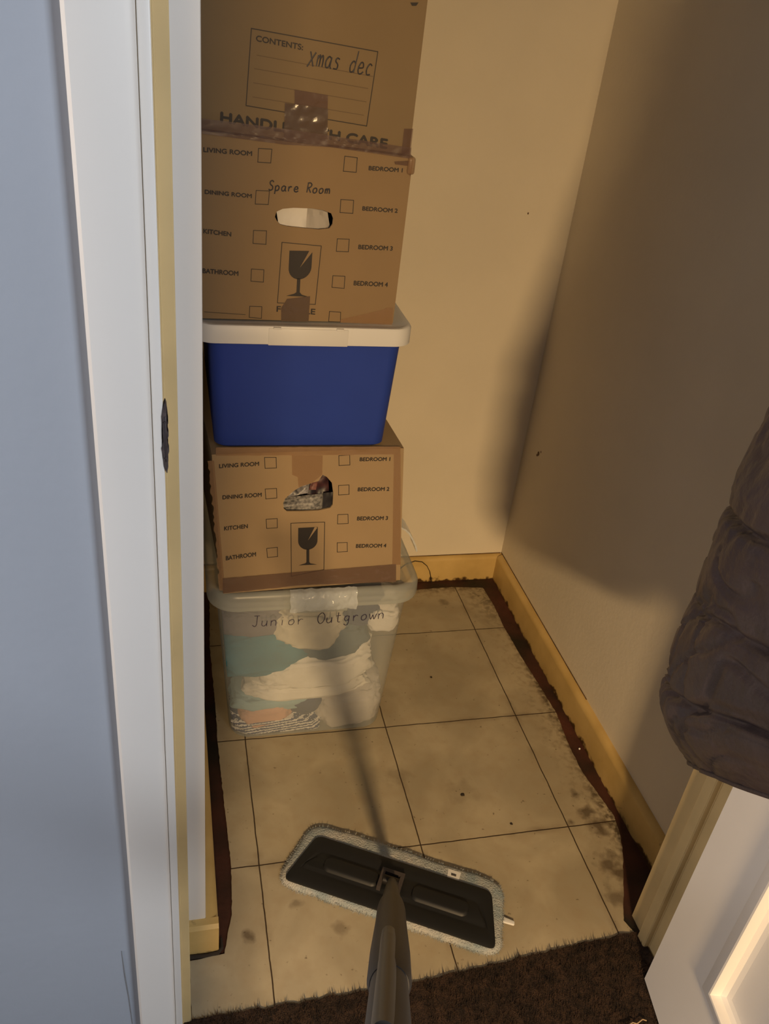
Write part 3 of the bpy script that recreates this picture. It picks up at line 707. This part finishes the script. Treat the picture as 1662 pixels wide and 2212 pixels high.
sheet('book', [H(.50,.3,.022), H(.95,.3,.022), H(.92,.95,.036), H(.55,.95,.036)], mat('book_red', (0.08,0.018,0.018), 0.4, col2=(0.012,0.010,0.016), vscale=50), 'dark red and black book cover behind the other items in the torn carton hand hole', 'book', seed=4)
sheet('photo_card', [H(.52,.5,.012), H(.66,.5,.012), H(.72,.92,.020), H(.60,.9,.020)], mat('card_pink', (0.24,0.10,0.08), 0.45, col2=(0.06,0.015,0.015), vscale=75), 'pinkish card leaning against the dark red book in the torn carton hand hole', 'card', 0.002, 0.002, seed=5)
sheet('cable_box', [H(.80,-.1,.006), H(1.0,-.1,.006), H(1.02,.42,.014), H(.82,.40,.014)], mat('box_black', (0.015,0.013,0.015), 0.35), 'small black box at the right end of the torn carton hand hole', 'box', 0.004, 0.001, seed=6)

# ================================================================ BLUE TUB with white lid
bt = empty('blue_tub', (0.075, -0.1, 0.701), 'opaque blue plastic storage tub with a white lid under the Spare Room carton', 'storage tub')
bm = bmesh.new(); y0b, y1b = -0.316, 0.085
prof = [(0.7015, 0.012), (0.7020, 0.004), (0.706, 0.0), (0.893, 0.0)]
rings = []
for z, ins in prof:
    t = (z-0.7015)/0.19; e = 0.010*t
    rings.append(rr(-0.065-e*0.9+ins, 0.224+e*0.8-ins, y0b-e*1.2+ins, y1b+e, 0.022, z))
inner = [rr(-0.071, 0.228, y0b-0.008, y1b+0.006, 0.02, 0.892), rr(-0.061, 0.220, y0b+0.004, y1b-0.004, 0.02, 0.706)]
loft(bm, rings + inner); link('tub_body', me_from(bm, 40), M['blue'], bt)
lx0, lx1, ly0, ly1 = -0.0985, 0.2475, -0.337, 0.10
bm = bmesh.new()
loft(bm, [rr(lx0+.003, lx1-.003, ly0+.003, ly1-.003, 0.030, 0.8905), rr(lx0, lx1, ly0, ly1, 0.032, 0.892), rr(lx0, lx1, ly0, ly1, 0.032, 0.9165), rr(lx0+.002, lx1-.002, ly0+.002, ly1-.002, 0.031, 0.9200),
          rr(lx0+.007, lx1-.007, ly0+.007, ly1-.007, 0.028, 0.9206), rr(lx0+.010, lx1-.010, ly0+.010, ly1-.010, 0.026, 0.9185)])
link('tub_lid', me_from(bm, 50), M['lid_white'], bt)
for x0, x1 in ((0.0145, 0.1390),):   # raised latch panel in the middle of the rim
    bm = bmesh.new(); box(bm, x0, ly0-0.0009, 0.8905, x1, ly0+0.001, 0.9175); bevel_all(bm, 0.0007); link('latch_panel', me_from(bm, 40), M['lid_white'], bt)
for x in (0.0276, 0.1255):
    bm = bmesh.new(); box(bm, x-0.006, ly0-0.0028, 0.9165, x+0.006, ly0+0.004, 0.9195); bevel_all(bm, 0.0008); link('latch_tab', me_from(bm, 40), M['lid_white'], bt)

# ================================================================ CLEAR TUB with clothes
ct = empty('clear_tub', (0.13, -0.08, 0.003), 'frosted clear plastic storage tub full of clothes, bottom of the stack on the floor', 'storage tub')
def tubring(z, ins=0.0):
    t = z/0.385
    return rr(-0.030-0.031*t+ins, 0.294+0.016*t-ins, -0.303-0.030*t+ins, 0.125+0.025*t-ins, 0.042-ins*0.8, z)
bm = bmesh.new()
rings = [tubring(0.0035, 0.010), tubring(0.0045, 0.003), tubring(0.010), tubring(0.10), tubring(0.20), tubring(0.30), tubring(0.388)]
loft(bm, rings, True, False)
link('tub_body', me_from(bm, 40), M['frost'], ct)
bm = bmesh.new(); fx0, fx1, fy0, fy1 = -0.078, 0.328, -0.350, 0.168
def ring(z, i): return rr(fx0+i, fx1-i, fy0+i, fy1-i, max(0.055-i, 0.01), z)
loft(bm, [ring(0.384, 0.006), ring(0.380, 0.001), ring(0.384, 0.0), ring(0.405, 0.001), ring(0.4140, 0.005), ring(0.4165, 0.010), ring(0.4150, 0.016), ring(0.4120, 0.020)], False, True)
link('tub_lid', me_from(bm, 50), M['frost_rim'], ct)
bm = bmesh.new(); random.seed(3)
cx0, cx1 = 0.070, 0.196; pr = [(-0.3515, 0.376), (-0.356, 0.380), (-0.357, 0.396), (-0.3545, 0.408), (-0.349, 0.4165), (-0.338, 0.4185)]
rows = []; PN = 16
def along(t):
    t *= len(pr)-1; i = min(int(t), len(pr)-2); f = t-i; return pr[i][0]*(1-f)+pr[i+1][0]*f, pr[i][1]*(1-f)+pr[i+1][1]*f
for i in range(61):
    x = cx0 + (cx1-cx0)*i/60; row = []
    for j in range(PN+1):
        y, z = along(j/PN); n1 = abs(noise.noise((x*55, z*60, 2))) + 0.5*abs(noise.noise((x*130, z*120, 8)))
        row.append(bm.verts.new((x + 0.002*noise.noise((0, z*80, 1)), y - 0.0055*n1, z + 0.003*noise.noise((x*70, z*40, 5)))))
    rows.append(row)
for a, b in zip(rows, rows[1:]):
    for j in range(PN): bm.faces.new((a[j], b[j], b[j+1], a[j+1]))
o = link('clear_tape', me_from(bm, 70), M['clear_tape'], ct); o['label'] = 'glossy crumpled clear tape over the front latch'
bm = bmesh.new(); box(bm, 0.085, -0.3535, 0.372, 0.180, -0.348, 0.400); bevel_all(bm, 0.002); link('latch', me_from(bm, 40), M['frost_rim'], ct)
# clip handle hinged open at the right-hand side
bm = bmesh.new(); arc = [(0.322,0.4160),(0.3305,0.4185),(0.3413,0.4135),(0.3507,0.4035),(0.3597,0.389),(0.3679,0.373),(0.3731,0.357)]
out_ = arc + [(x-0.0028, z-0.0022) for x, z in arc[::-1]]
prism(bm, out_, 'y', -0.145, -0.095); bmesh.ops.triangulate(bm, faces=[f for f in bm.faces if len(f.verts) > 4])
link('side_clip', me_from(bm, 60), M['clear_tape'], ct)
qt = [(-0.030, -0.3035, 0.0), (0.294, -0.3035, 0.0), (-0.061, -0.3335, 0.385), (0.310, -0.3335, 0.385)]
link('handwriting', handwriting('Junior', TUB['jun'][0], TUB['jun'][1], 0.027, 0.0007, qt, slant=0.05), M['marker_faint'], ct)
link('handwriting', handwriting('Outgrown', TUB['out'][0], TUB['out'][1], 0.028, 0.0009, qt, slant=0.05), M['marker_faint'], ct)

def stripes(name, c1_, c2_, scale, rot):
    m = mat(name, c1_, 0.95); N = m.node_tree.nodes; L = m.node_tree.links; b = N['Principled BSDF']
    tc = [n for n in N if n.type == 'TEX_COORD'][0]; mp = N.new('ShaderNodeMapping'); mp.inputs['Rotation'].default_value = rot; L.new(tc.outputs['Object'], mp.inputs[0])
    w = N.new('ShaderNodeTexWave'); w.inputs['Scale'].default_value = scale; w.inputs['Distortion'].default_value = 3.0; w.inputs['Detail Scale'].default_value = 6.0; w.bands_direction = 'Z'; L.new(mp.outputs[0], w.inputs[0])
    r = N.new('ShaderNodeValToRGB'); L.new(w.outputs[0], r.inputs[0]); r.color_ramp.interpolation = 'CONSTANT'
    r.color_ramp.elements[1].position = 0.6; r.color_ramp.elements[0].color = (*c1_, 1); r.color_ramp.elements[1].color = (*c2_, 1)
    L.new(r.outputs[0], b.inputs['Base Color']); return m
CM = {'white': mat('cloth_white', (0.80, 0.77, 0.72), 0.95, var=0.08, vscale=30, bump=0.5, bscale=120),
      'cream': mat('cloth_cream', (0.70, 0.64, 0.52), 0.95, var=0.15, vscale=30, bump=0.5, bscale=120),
      'teal': mat('cloth_teal', (0.05, 0.22, 0.30), 0.95, var=0.25, vscale=20, bump=0.5, bscale=120),
      'navy': mat('cloth_navy', (0.05, 0.055, 0.12), 0.95, var=0.2, vscale=20, bump=0.5, bscale=120),
      'mauve': mat('cloth_mauve', (0.22, 0.19, 0.22), 0.95, var=0.2, vscale=20, bump=0.5, bscale=120),
      'slate': mat('cloth_slate', (0.10, 0.14, 0.17), 0.95, var=0.2, vscale=20, bump=0.5, bscale=120),
      'pale_teal': mat('cloth_pale_teal', (0.30, 0.45, 0.50), 0.95, var=0.15, vscale=20, bump=0.5, bscale=120),
      'peach': mat('cloth_peach', (0.62, 0.36, 0.26), 0.95, var=0.1, vscale=20, bump=0.5, bscale=120),
      'grey': mat('cloth_grey', (0.52, 0.48, 0.45), 0.95, var=0.15, vscale=25, bump=0.5, bscale=120),
      'stripe': stripes('cloth_striped', (0.035, 0.045, 0.13), (0.70, 0.68, 0.66), 42.0, (0.0, 0.12, 0.0))}
def garment(name, cx, cz, w, h, depth, y, m, seed, label, cat='clothing', tilt=0.0, flat=1.0, fold=0.16):
    """a bundled, folded piece of clothing pressed against the tub front: layered folds with sagging edges"""
    bm = bmesh.new(); bmesh.ops.create_icosphere(bm, subdivisions=5, radius=1.0)
    for v in bm.verts:
        c = v.co; s = c.copy()
        e = 0.62   # squarish
        s = Vector([math.copysign(abs(k)**e, k) for k in s]); L2 = max(1.0, s.length/1.15); s = s/L2
        f = 1 + fold*noise.noise((c.x*1.6+seed, c.y*1.6, c.z*5.5)) + 0.5*fold*(1-abs(noise.noise((c.x*2.4, c.y*2+seed, c.z*9)))*2) + 0.05*noise.noise((c.x*9, c.y*9+seed, c.z*14))
        p = Vector((s.x*w/2*f, s.y*depth/2*(1+0.3*(f-1)), s.z*h/2*f))
        p.z += 0.10*h*noise.noise((c.x*2+seed*3, 0, 0)) ; p = Matrix.Rotation(tilt, 3, 'Y') @ p
        x, yy, z = p.x+cx, p.y+y+depth/2, max(p.z+cz, 0.006)
        lim = -0.300 - 0.075*z*0.95 + 0.0035 + 0.002*(1+noise.noise((x*30, z*60, seed)))     # inside of the tub's front
        x = min(max(x, -0.026-0.07*z), 0.289+0.035*z)
        v.co = Vector((x, max(yy, lim), z))
    o = link(name, me_from(bm, 80), CM[m]); return tag(o, label, cat, 'children\'s clothes packed in the clear tub')
G = [('folded_cardigan','w1','cream',11,'crumpled cream garment just under the tub lid, below the writing',0.0,1.0,1.15),
     ('folded_shirt','w2','white',12,'rounded white garment in the top right corner of the clear tub',0.0,1.0,1.0),
     ('folded_trousers','nv1','navy',13,'dark navy garment between the cream and white ones near the lid',0.3,1.2,1.3),
     ('folded_hoodie','gr1','mauve',14,'mauve grey garment in the top left corner of the clear tub',0.0,1.6,1.5),
     ('folded_jumper','teal','teal',15,'teal garment in the left middle of the clear tub',-0.1,1.5,1.3),
     ('folded_trousers','dk','slate',16,'slate grey garment above the large white bundle',-0.15,1.25,1.5),
     ('folded_sheet','w3','white',17,'largest white bundle, in the middle of the clear tub',-0.08,1.05,1.2),
     ('folded_vest','w4','white',18,'flat white garment with a frilled edge beneath the largest white bundle',-0.06,1.0,1.1),
     ('folded_babygrow','lt','pale_teal',19,'pale teal garment at lower left, above the peach one',-0.08,1.1,1.1),
     ('folded_leggings','pe','peach',20,'peach garment above the striped one, lower left of the clear tub',-0.25,1.1,1.0),
     ('folded_socks','nv2','navy',21,'dark navy piece beside the peach garment near the tub bottom',-0.2,1.0,1.0),
     ('folded_tshirt','st','stripe',22,'navy and white striped garment at the bottom of the clear tub',0.05,1.15,0.9),
     ('folded_blanket','gw','grey',23,'grey white garment in the bottom right corner of the clear tub',-0.05,1.25,1.1)]
DP = {'w1':0,'w2':.002,'nv1':.012,'gr1':.015,'teal':.006,'dk':.010,'w3':0,'w4':.006,'lt':.010,'pe':.002,'nv2':.008,'st':.0,'gw':.006}
for nm, k, m_, sd, lb, ti, sx, sz in G:
    (cx, cz), w, h = CL[k]
    garment(nm, cx, cz, w*sx, h*sz, 0.12, -0.302 + DP[k] - 0.05*cz, m_, sd, lb, tilt=ti, fold=0.14)
garment('folded_duvet', 0.13, 0.19, 0.32, 0.34, 0.24, -0.150, 'grey', 31, 'grey bundle filling the back of the clear tub behind the other clothes', fold=0.05)

# ================================================================ FLAT MOP
mp = empty('flat_mop', (0.2315, -0.7015, 0.003), 'black flat mop with grey white pad lying on the tiles, pole rising to the camera', 'mop', rz=math.atan2(-0.484, 0.875))
def mopring(h0, h1, d0, d1, z, r, n=6):
    """trapezoid ring with rounded corners: front half-width h1 at v=-d1, back half-width h0 at v=d0"""
    C4 = [(-h1, -d1), (h1, -d1), (h0, d0), (-h0, d0)]; out = []
    for i in range(4):
        p = Vector(C4[i]); a = (Vector(C4[i-1]) - p).normalized(); b = (Vector(C4[(i+1) % 4]) - p).normalized()
        for k in range(n+1):
            t = k/n; s = p + a*r*(1-t)**2 + b*r*t**2; out.append((s.x, s.y, z))
    return out
def wavy(ring_, amp, seed):
    out = []; n = len(ring_)
    for i in range(n):       # refine the long sides, then let the soft edge wander
        a = Vector(ring_[i]); b = Vector(ring_[(i+1) % n]); m_ = 24 if i % 11 == 10 else 1
        for k in range(m_):
            p = a.lerp(b, k/m_); q_ = p*1.0; w = noise.noise((p.x*28, p.y*28, seed))
            q_.y += amp*w*(1 if p.y > 0 else -1); q_.x += amp*0.6*noise.noise((p.x*28, p.y*28, seed+5)); out.append(tuple(q_))
    return out
PR = (.186, .2065, .086, .060)
def pr_(d, z): return wavy(mopring(PR[0]-d, PR[1]-d, PR[2]-d, PR[3]-d, z, .034, 10), .004, 1)
bm = bmesh.new(); loft(bm, [pr_(.003, .0005), pr_(0, .004), pr_(.001, .008), pr_(.005, .0115), pr_(.012, .013)])
link('mop_pad', me_from(bm, 60), M['pad'], mp, world=False)
bm = bmesh.new(); random.seed(8)     # microfibre fringe round the pad
R0 = pr_(.001, .006); n0 = len(R0)
for k in range(n0):
    a = Vector(R0[k]); b = Vector(R0[(k+1) % n0]); L0 = (b-a).length
    if L0 < 1e-6: continue
    t_ = (b-a)/L0; nr = Vector((t_.y, -t_.x, 0))
    for _ in range(max(1, int(L0/0.00035))):
        p = a.lerp(b, random.random()) - nr*.001; p.z += random.uniform(-.004, .003)
        q_ = p + nr*random.uniform(.002, .0065) + Vector((random.uniform(-.002, .002), random.uniform(-.002, .002), random.uniform(-.004, .003))); q_.z = max(q_.z, .0006)
        bm.faces.new([bm.verts.new(p-t_*.0005), bm.verts.new(p+t_*.0005), bm.verts.new(q_)])
link('pad_fringe', me_from(bm), M['pad'], mp, world=False)
bm = bmesh.new()
loft(bm, [mopring(.1655,.191,.0520,.0515,0.0125,.012), mopring(.1670,.193,.0535,.0530,0.0140,.014), mopring(.1665,.1925,.0530,.0525,0.0175,.014), mopring(.160,.186,.0490,.0485,0.0190,.013), mopring(.150,.176,.0300,.0300,0.0200,.010), mopring(.148,.173,.0240,.0240,0.0175,.009), mopring(.146,.171,.0200,.0200,0.0175,.008), mopring(.144,.169,.0150,.0150,0.0200,.008)])
link('mop_plate', me_from(bm, 40), M['mop_dark'], mp, world=False)
for sx in (-1, 1):
    bm = bmesh.new(); x0, x1 = sorted((sx*0.030, sx*0.135))
    loft(bm, [rr(x0, x1, -.016, .016, .012, .0195), rr(x0+.002, x1-.002, -.013, .013, .011, .0235), rr(x0+.006, x1-.006, -.009, .009, .007, .0245)])
    link('plate_rib', me_from(bm, 40), M['mop_dark'], mp, world=False)
JL = (-0.0071, -0.0014)
# square bracket round the joint
bm = bmesh.new()
ou = [(JL[0]-.0235, .022), (JL[0]+.0185, .022), (JL[0]+.0185, -.018), (JL[0]-.0235, -.018)]; inn = [(JL[0]-.0165, .015), (JL[0]+.0115, .015), (JL[0]+.0115, -.018), (JL[0]-.0165, -.018)]
prism(bm, [ou[3], ou[0], ou[1], ou[2], inn[2], inn[1], inn[0], inn[3]], 'z', .018, .0315); bmesh.ops.remove_doubles(bm, verts=bm.verts[:], dist=1e-6)
link('joint_bracket', me_from(bm), M['bracket'], mp, world=False)
bm = bmesh.new(); tube(bm, [(JL[0]-.016, JL[1], .031), (JL[0]+.011, JL[1], .031)], .0085, 16); link('swivel', me_from(bm, 40), M['pole_black'], mp, world=False)
# care label sewn to the pad edge
bm = bmesh.new(); q4 = [(.0835,.054),(.1050,.055),(.1060,.074),(.0820,.074)]
hexa(bm, [(x, y, .0132) if y < .06 else (x, y, .0122) for x, y in q4], [(x, y, .0142) if y < .06 else (x, y, .0132) for x, y in q4])
lb = link('care_label', me_from(bm), M['lid_white'], mp, world=False); lb['label'] = 'white care label'
bm = bmesh.new(); tube(bm, [(.0895,.0640,.0136),(.0985,.0640,.0136)], .0020, 8); link('label_print', me_from(bm, 60), M['ink'], lb, world=False)
bm = bmesh.new(); hexa(bm, [(.196,.009,.003),(.216,.010,.003),(.215,.019,.003),(.196,.020,.003)], [(.196,.009,.0065),(.217,.011,.006),(.216,.018,.006),(.196,.020,.0065)]); bevel_all(bm, .001)
link('hanging_loop', me_from(bm, 40), M['lid_white'], mp, world=False)['label'] = 'white loop at the right end of the pad'
# pole rising towards the camera
J = Vector((0.2246, -0.6993, 0.034)); Qp = Vector((-0.0286, -1.3626, 0.8984)); dv = (Qp-J).normalized(); Lh = (Qp-J).length
def at(t): return J + dv*t*Lh
def rod(name, prof, m, n=28):
    bm = bmesh.new(); tube(bm, [at(t) for t, r in prof], [r for t, r in prof], n); return link(name, me_from(bm, 40), m, mp)
rod('socket_neck', [(0, .006), (.02, .0085), (.12, .0105), (.22, .0122), (.38, .0135)], M['mop_grey'])
rod('pole_sleeve', [(.345, .006), (.35, .0105), (.365, .0138), (.39, .0158), (.42, .0166), (.46, .0172), (.60, .0166), (.775, .0167), (.885, .0156), (.90, .0135)], M['pole_black'], 36)
rod('pole', [(.86, .0130), (1.0, .0127), (1.08, .0127)], M['mop_grey'])
# raised lighter rib along the upper pole
side = dv.cross(Vector((0, 0, 1))).normalized(); up_ = side.cross(dv).normalized()
def rib(t, r): return at(t) + up_*(0.0165 if t < .9 else .0105) - side*(-0.0032)
bm = bmesh.new(); tube(bm, [at(t) + up_*u + side*.0035 for t, u in ((.735, .0100), (.75, .0125), (.80, .0125), (.885, .0112), (1.06, .0080))], [.003, .0062, .0066, .0064, .0064], 20)
link('pole_rib', me_from(bm, 40), M['rib'], mp)

# ================================================================ PUFFER COAT hanging on the door
coat = empty('puffer_coat', tuple(D(0.30, 0.02, 1.62)), 'dark plum grey quilted puffer coat hanging on the open white door', 'coat')
M['coat'] = mat('coat_fabric', (0.055, 0.041, 0.044), 0.40, col2=(0.036, 0.028, 0.031), vscale=10, bump=0.5, bscale=34, bdist=0.008, spec=0.5)
bm = bmesh.new(); rings = []; NA = 230; NZ = 330
zt, zb = 1.52, 0.625; SEAM = 0.115
def s_off(p): return 7.3*math.floor(p)
for j in range(NZ+1):
    t = j/NZ; z = zb + (zt-zb)*t
    ph = (z - 0.735)/SEAM
    lowf = math.sin(min(1.0, (z-zb)/0.11)*math.pi/2)
    ws = 0.262*(0.70 + 0.30*lowf); wt = 0.117*(0.62 + 0.38*lowf)
    if z > 1.25: ws *= 1 - 0.40*((z-1.25)/0.27)**2
    if z > 1.0: wt *= 1 - 0.60*min(1, (z-1.0)/0.36)
    fade = max(0.0, 1 - (z-zb)/0.55)
    ring_ = []
    for i in range(NA):
        a = 2*math.pi*i/NA; ca, sa = math.cos(a), math.sin(a)
        puff = abs(math.sin(math.pi*(ph + 0.16*noise.noise((ca*1.5, sa*1.5, ph*0.7)))))**0.35
        if z < zb+0.03: puff = 0.7
        cr = noise.noise((ca*6, sa*6+3, z*26)); cr2 = noise.noise((ca*2.4 + z*6, sa*2.4, z*7)); fold = abs(noise.noise((ca*3+z*8, sa*3-z*6, z*5)))
        fold2 = abs(noise.noise((ca*5-z*14, sa*5+z*4+9, z*8)))
        gd = abs((ph + 0.5 + 0.05*noise.noise((ca*1.3, sa*1.3, 4))) % 1.0 - 0.5)*SEAM          # distance to the nearest quilting seam
        rad_w = noise.noise((ca*13 + s_off(ph), sa*13, ph*1.2))*math.exp(-(gd/0.030)**2)
        k = 0.935 + 0.045*puff - 0.060*math.exp(-(gd/0.0050)**2) + 0.030*rad_w + 0.006*cr + 0.020*cr2 - 0.045*(1 - min(1, fold*9))*(1.0 if z < 0.92 else 0.3) - 0.035*(1 - min(1, fold2*8))*(1.0 if z < 0.88 else 0.2)
        s = 0.300 + math.copysign(abs(ca)**0.62, ca)*ws*k; w = 0.123 + math.copysign(abs(sa)**0.62, sa)*wt*(k if sa > 0 else 1)
        w = max(w, 0.006)
        ring_.append(tuple(D(s, w, z + 0.008*cr2 + (0.45*(s-0.05) + 0.38*max(0.0, s-0.14))*fade)))
    rings.append(ring_)
cen = sum((Vector(q) for q in rings[0]), Vector())/NA
low = [tuple(Vector(p)*0.90 + cen*0.10 + Vector((0, 0, 0.004))) for p in rings[0]]
loft(bm, [low] + rings); link('coat_body', me_from(bm, 80), M['coat'], coat)
bm = bmesh.new(); pr = [Vector(p) for p in rings[3]]; tube(bm, [p for p in pr[::2]] + [pr[0]], 0.0030, 6); link('hem_band', me_from(bm, 80), M['coat'], coat)
def sleeve(s0, s1, w0):
    bm = bmesh.new(); pts = []; R = []
    for j in range(70):
        t = j/69; z = 1.46 - 0.55*t; s = s0 + (s1-s0)*t; w = w0 + 0.01*t
        puff = abs(math.sin(math.pi*(z-0.70)/0.09))**0.5; pts.append(D(s, w, z)); R.append((0.060 - 0.018*t)*(0.86 + 0.14*puff))
    R[0] *= .6; R[-1] *= .75
    tube(bm, pts, R, 28); return me_from(bm, 80)
link('sleeve', sleeve(0.46, 0.58, 0.10), M['coat'], coat); link('sleeve', sleeve(0.20, 0.30, 0.09), M['coat'], coat)
bm = bmesh.new(); pts = [D(0.315 + 0.10*math.cos(a), 0.085 + 0.050*math.sin(a), 1.53) for a in [2*math.pi*k/24 for k in range(25)]]
tube(bm, pts, 0.030, 14); link('collar', me_from(bm, 80), M['coat'], coat)
hk = empty('coat_hook', tuple(D(0.315, 0.0, 1.60)), 'metal hook on the white door carrying the puffer coat', 'hook')
bm = bmesh.new(); tube(bm, [D(0.315,0.0,1.62), D(0.315,0.012,1.62), D(0.315,0.03,1.60), D(0.315,0.045,1.60), D(0.315,0.052,1.625)], [.012,.005,.005,.005,.007], 12); link('hook_arm', me_from(bm, 50), M['metal'], hk)

# ================================================================ SMALL THINGS
bm = bmesh.new(); tube(bm, [(0.452,0.206,0.052),(0.470,0.209,0.066),(0.495,0.212,0.0735),(0.515,0.210,0.071),(0.530,0.208,0.058),(0.540,0.206,0.040),(0.546,0.204,0.018),(0.548,0.200,0.006)], 0.0010, 8)
tag(link('thin_wire', me_from(bm, 60), M['wire']), 'thin dark wire arching down the back skirting board beside the clear tub', 'wire')
for i, (x, y, s, lb) in enumerate(((0.4205,-0.507,.0032,'largest dark crumb, mid floor on the tile behind the mop head'),(0.497,-0.589,.0022,'small dark crumb beside the tile joint near the mop'),(0.448,-0.163,.0022,'dark crumb on the far tiles beside the clear tub'))):
    bm = bmesh.new(); bmesh.ops.create_icosphere(bm, subdivisions=2, radius=s)
    for v in bm.verts: v.co = Vector((v.co.x*1.4, v.co.y, v.co.z*.5))*(1+.4*noise.noise(v.co*600)) + Vector((x, y, 0.0042))
    tag(link('crumb', me_from(bm, 60), M['dirt']), lb, 'crumb', 'crumbs on the floor')
bm = bmesh.new(); bmesh.ops.create_icosphere(bm, subdivisions=2, radius=.0022)
for v in bm.verts: v.co = v.co + Vector((0.719, -0.418, 0.002))
tag(link('paint_chip', me_from(bm, 60), M['paper']), 'tiny white chip in the gap between vinyl and right skirting', 'chip')
# scuffs on the walls
def scuff(name, pts, label):
    me = bpy.data.meshes.new('m'); bm = bmesh.new()
    for P in pts: bm.faces.new([bm.verts.new(p) for p in P])
    return tag(link(name, me_from(bm), mat('scuff', (0.14, 0.09, 0.06), 0.9)), label, 'wall mark')
random.seed(12)
def blob(y, z, r, n=9): return [(XR-0.0006, y + r*random.uniform(.5, 1)*math.cos(2*math.pi*k/n), z + 1.3*r*random.uniform(.5, 1)*math.sin(2*math.pi*k/n)) for k in range(n)]
scuff('wall_scuff', [blob(0.140,0.437,.0065), blob(0.146,0.430,.004), blob(0.128,0.448,.003)], 'small dark scuff low on the right wall near the corner')
def blob2(x, z, r, n=9): return [(x + r*random.uniform(.5, 1)*math.cos(2*math.pi*k/n), YB-0.0006, z + r*random.uniform(.5, 1)*math.sin(2*math.pi*k/n)) for k in range(n)]
scuff('wall_scuff', [blob2(0.641,0.988,.003)], 'tiny dark dot high on the back wall')

bm = bmesh.new(); tube(bm, [(-0.2136,-0.9252,0.303),(-0.2122,-0.9254,0.250),(-0.2098,-0.9253,0.195),(-0.2082,-0.9252,0.130)], [0.0004,0.0009,0.0008,0.0007], 6)
tag(link('wall_crack', me_from(bm, 60), mat('crack', (0.20, 0.21, 0.23), 0.95)), 'thin dark vertical scratch low on the blue grey hall wall beside the door frame', 'wall mark')
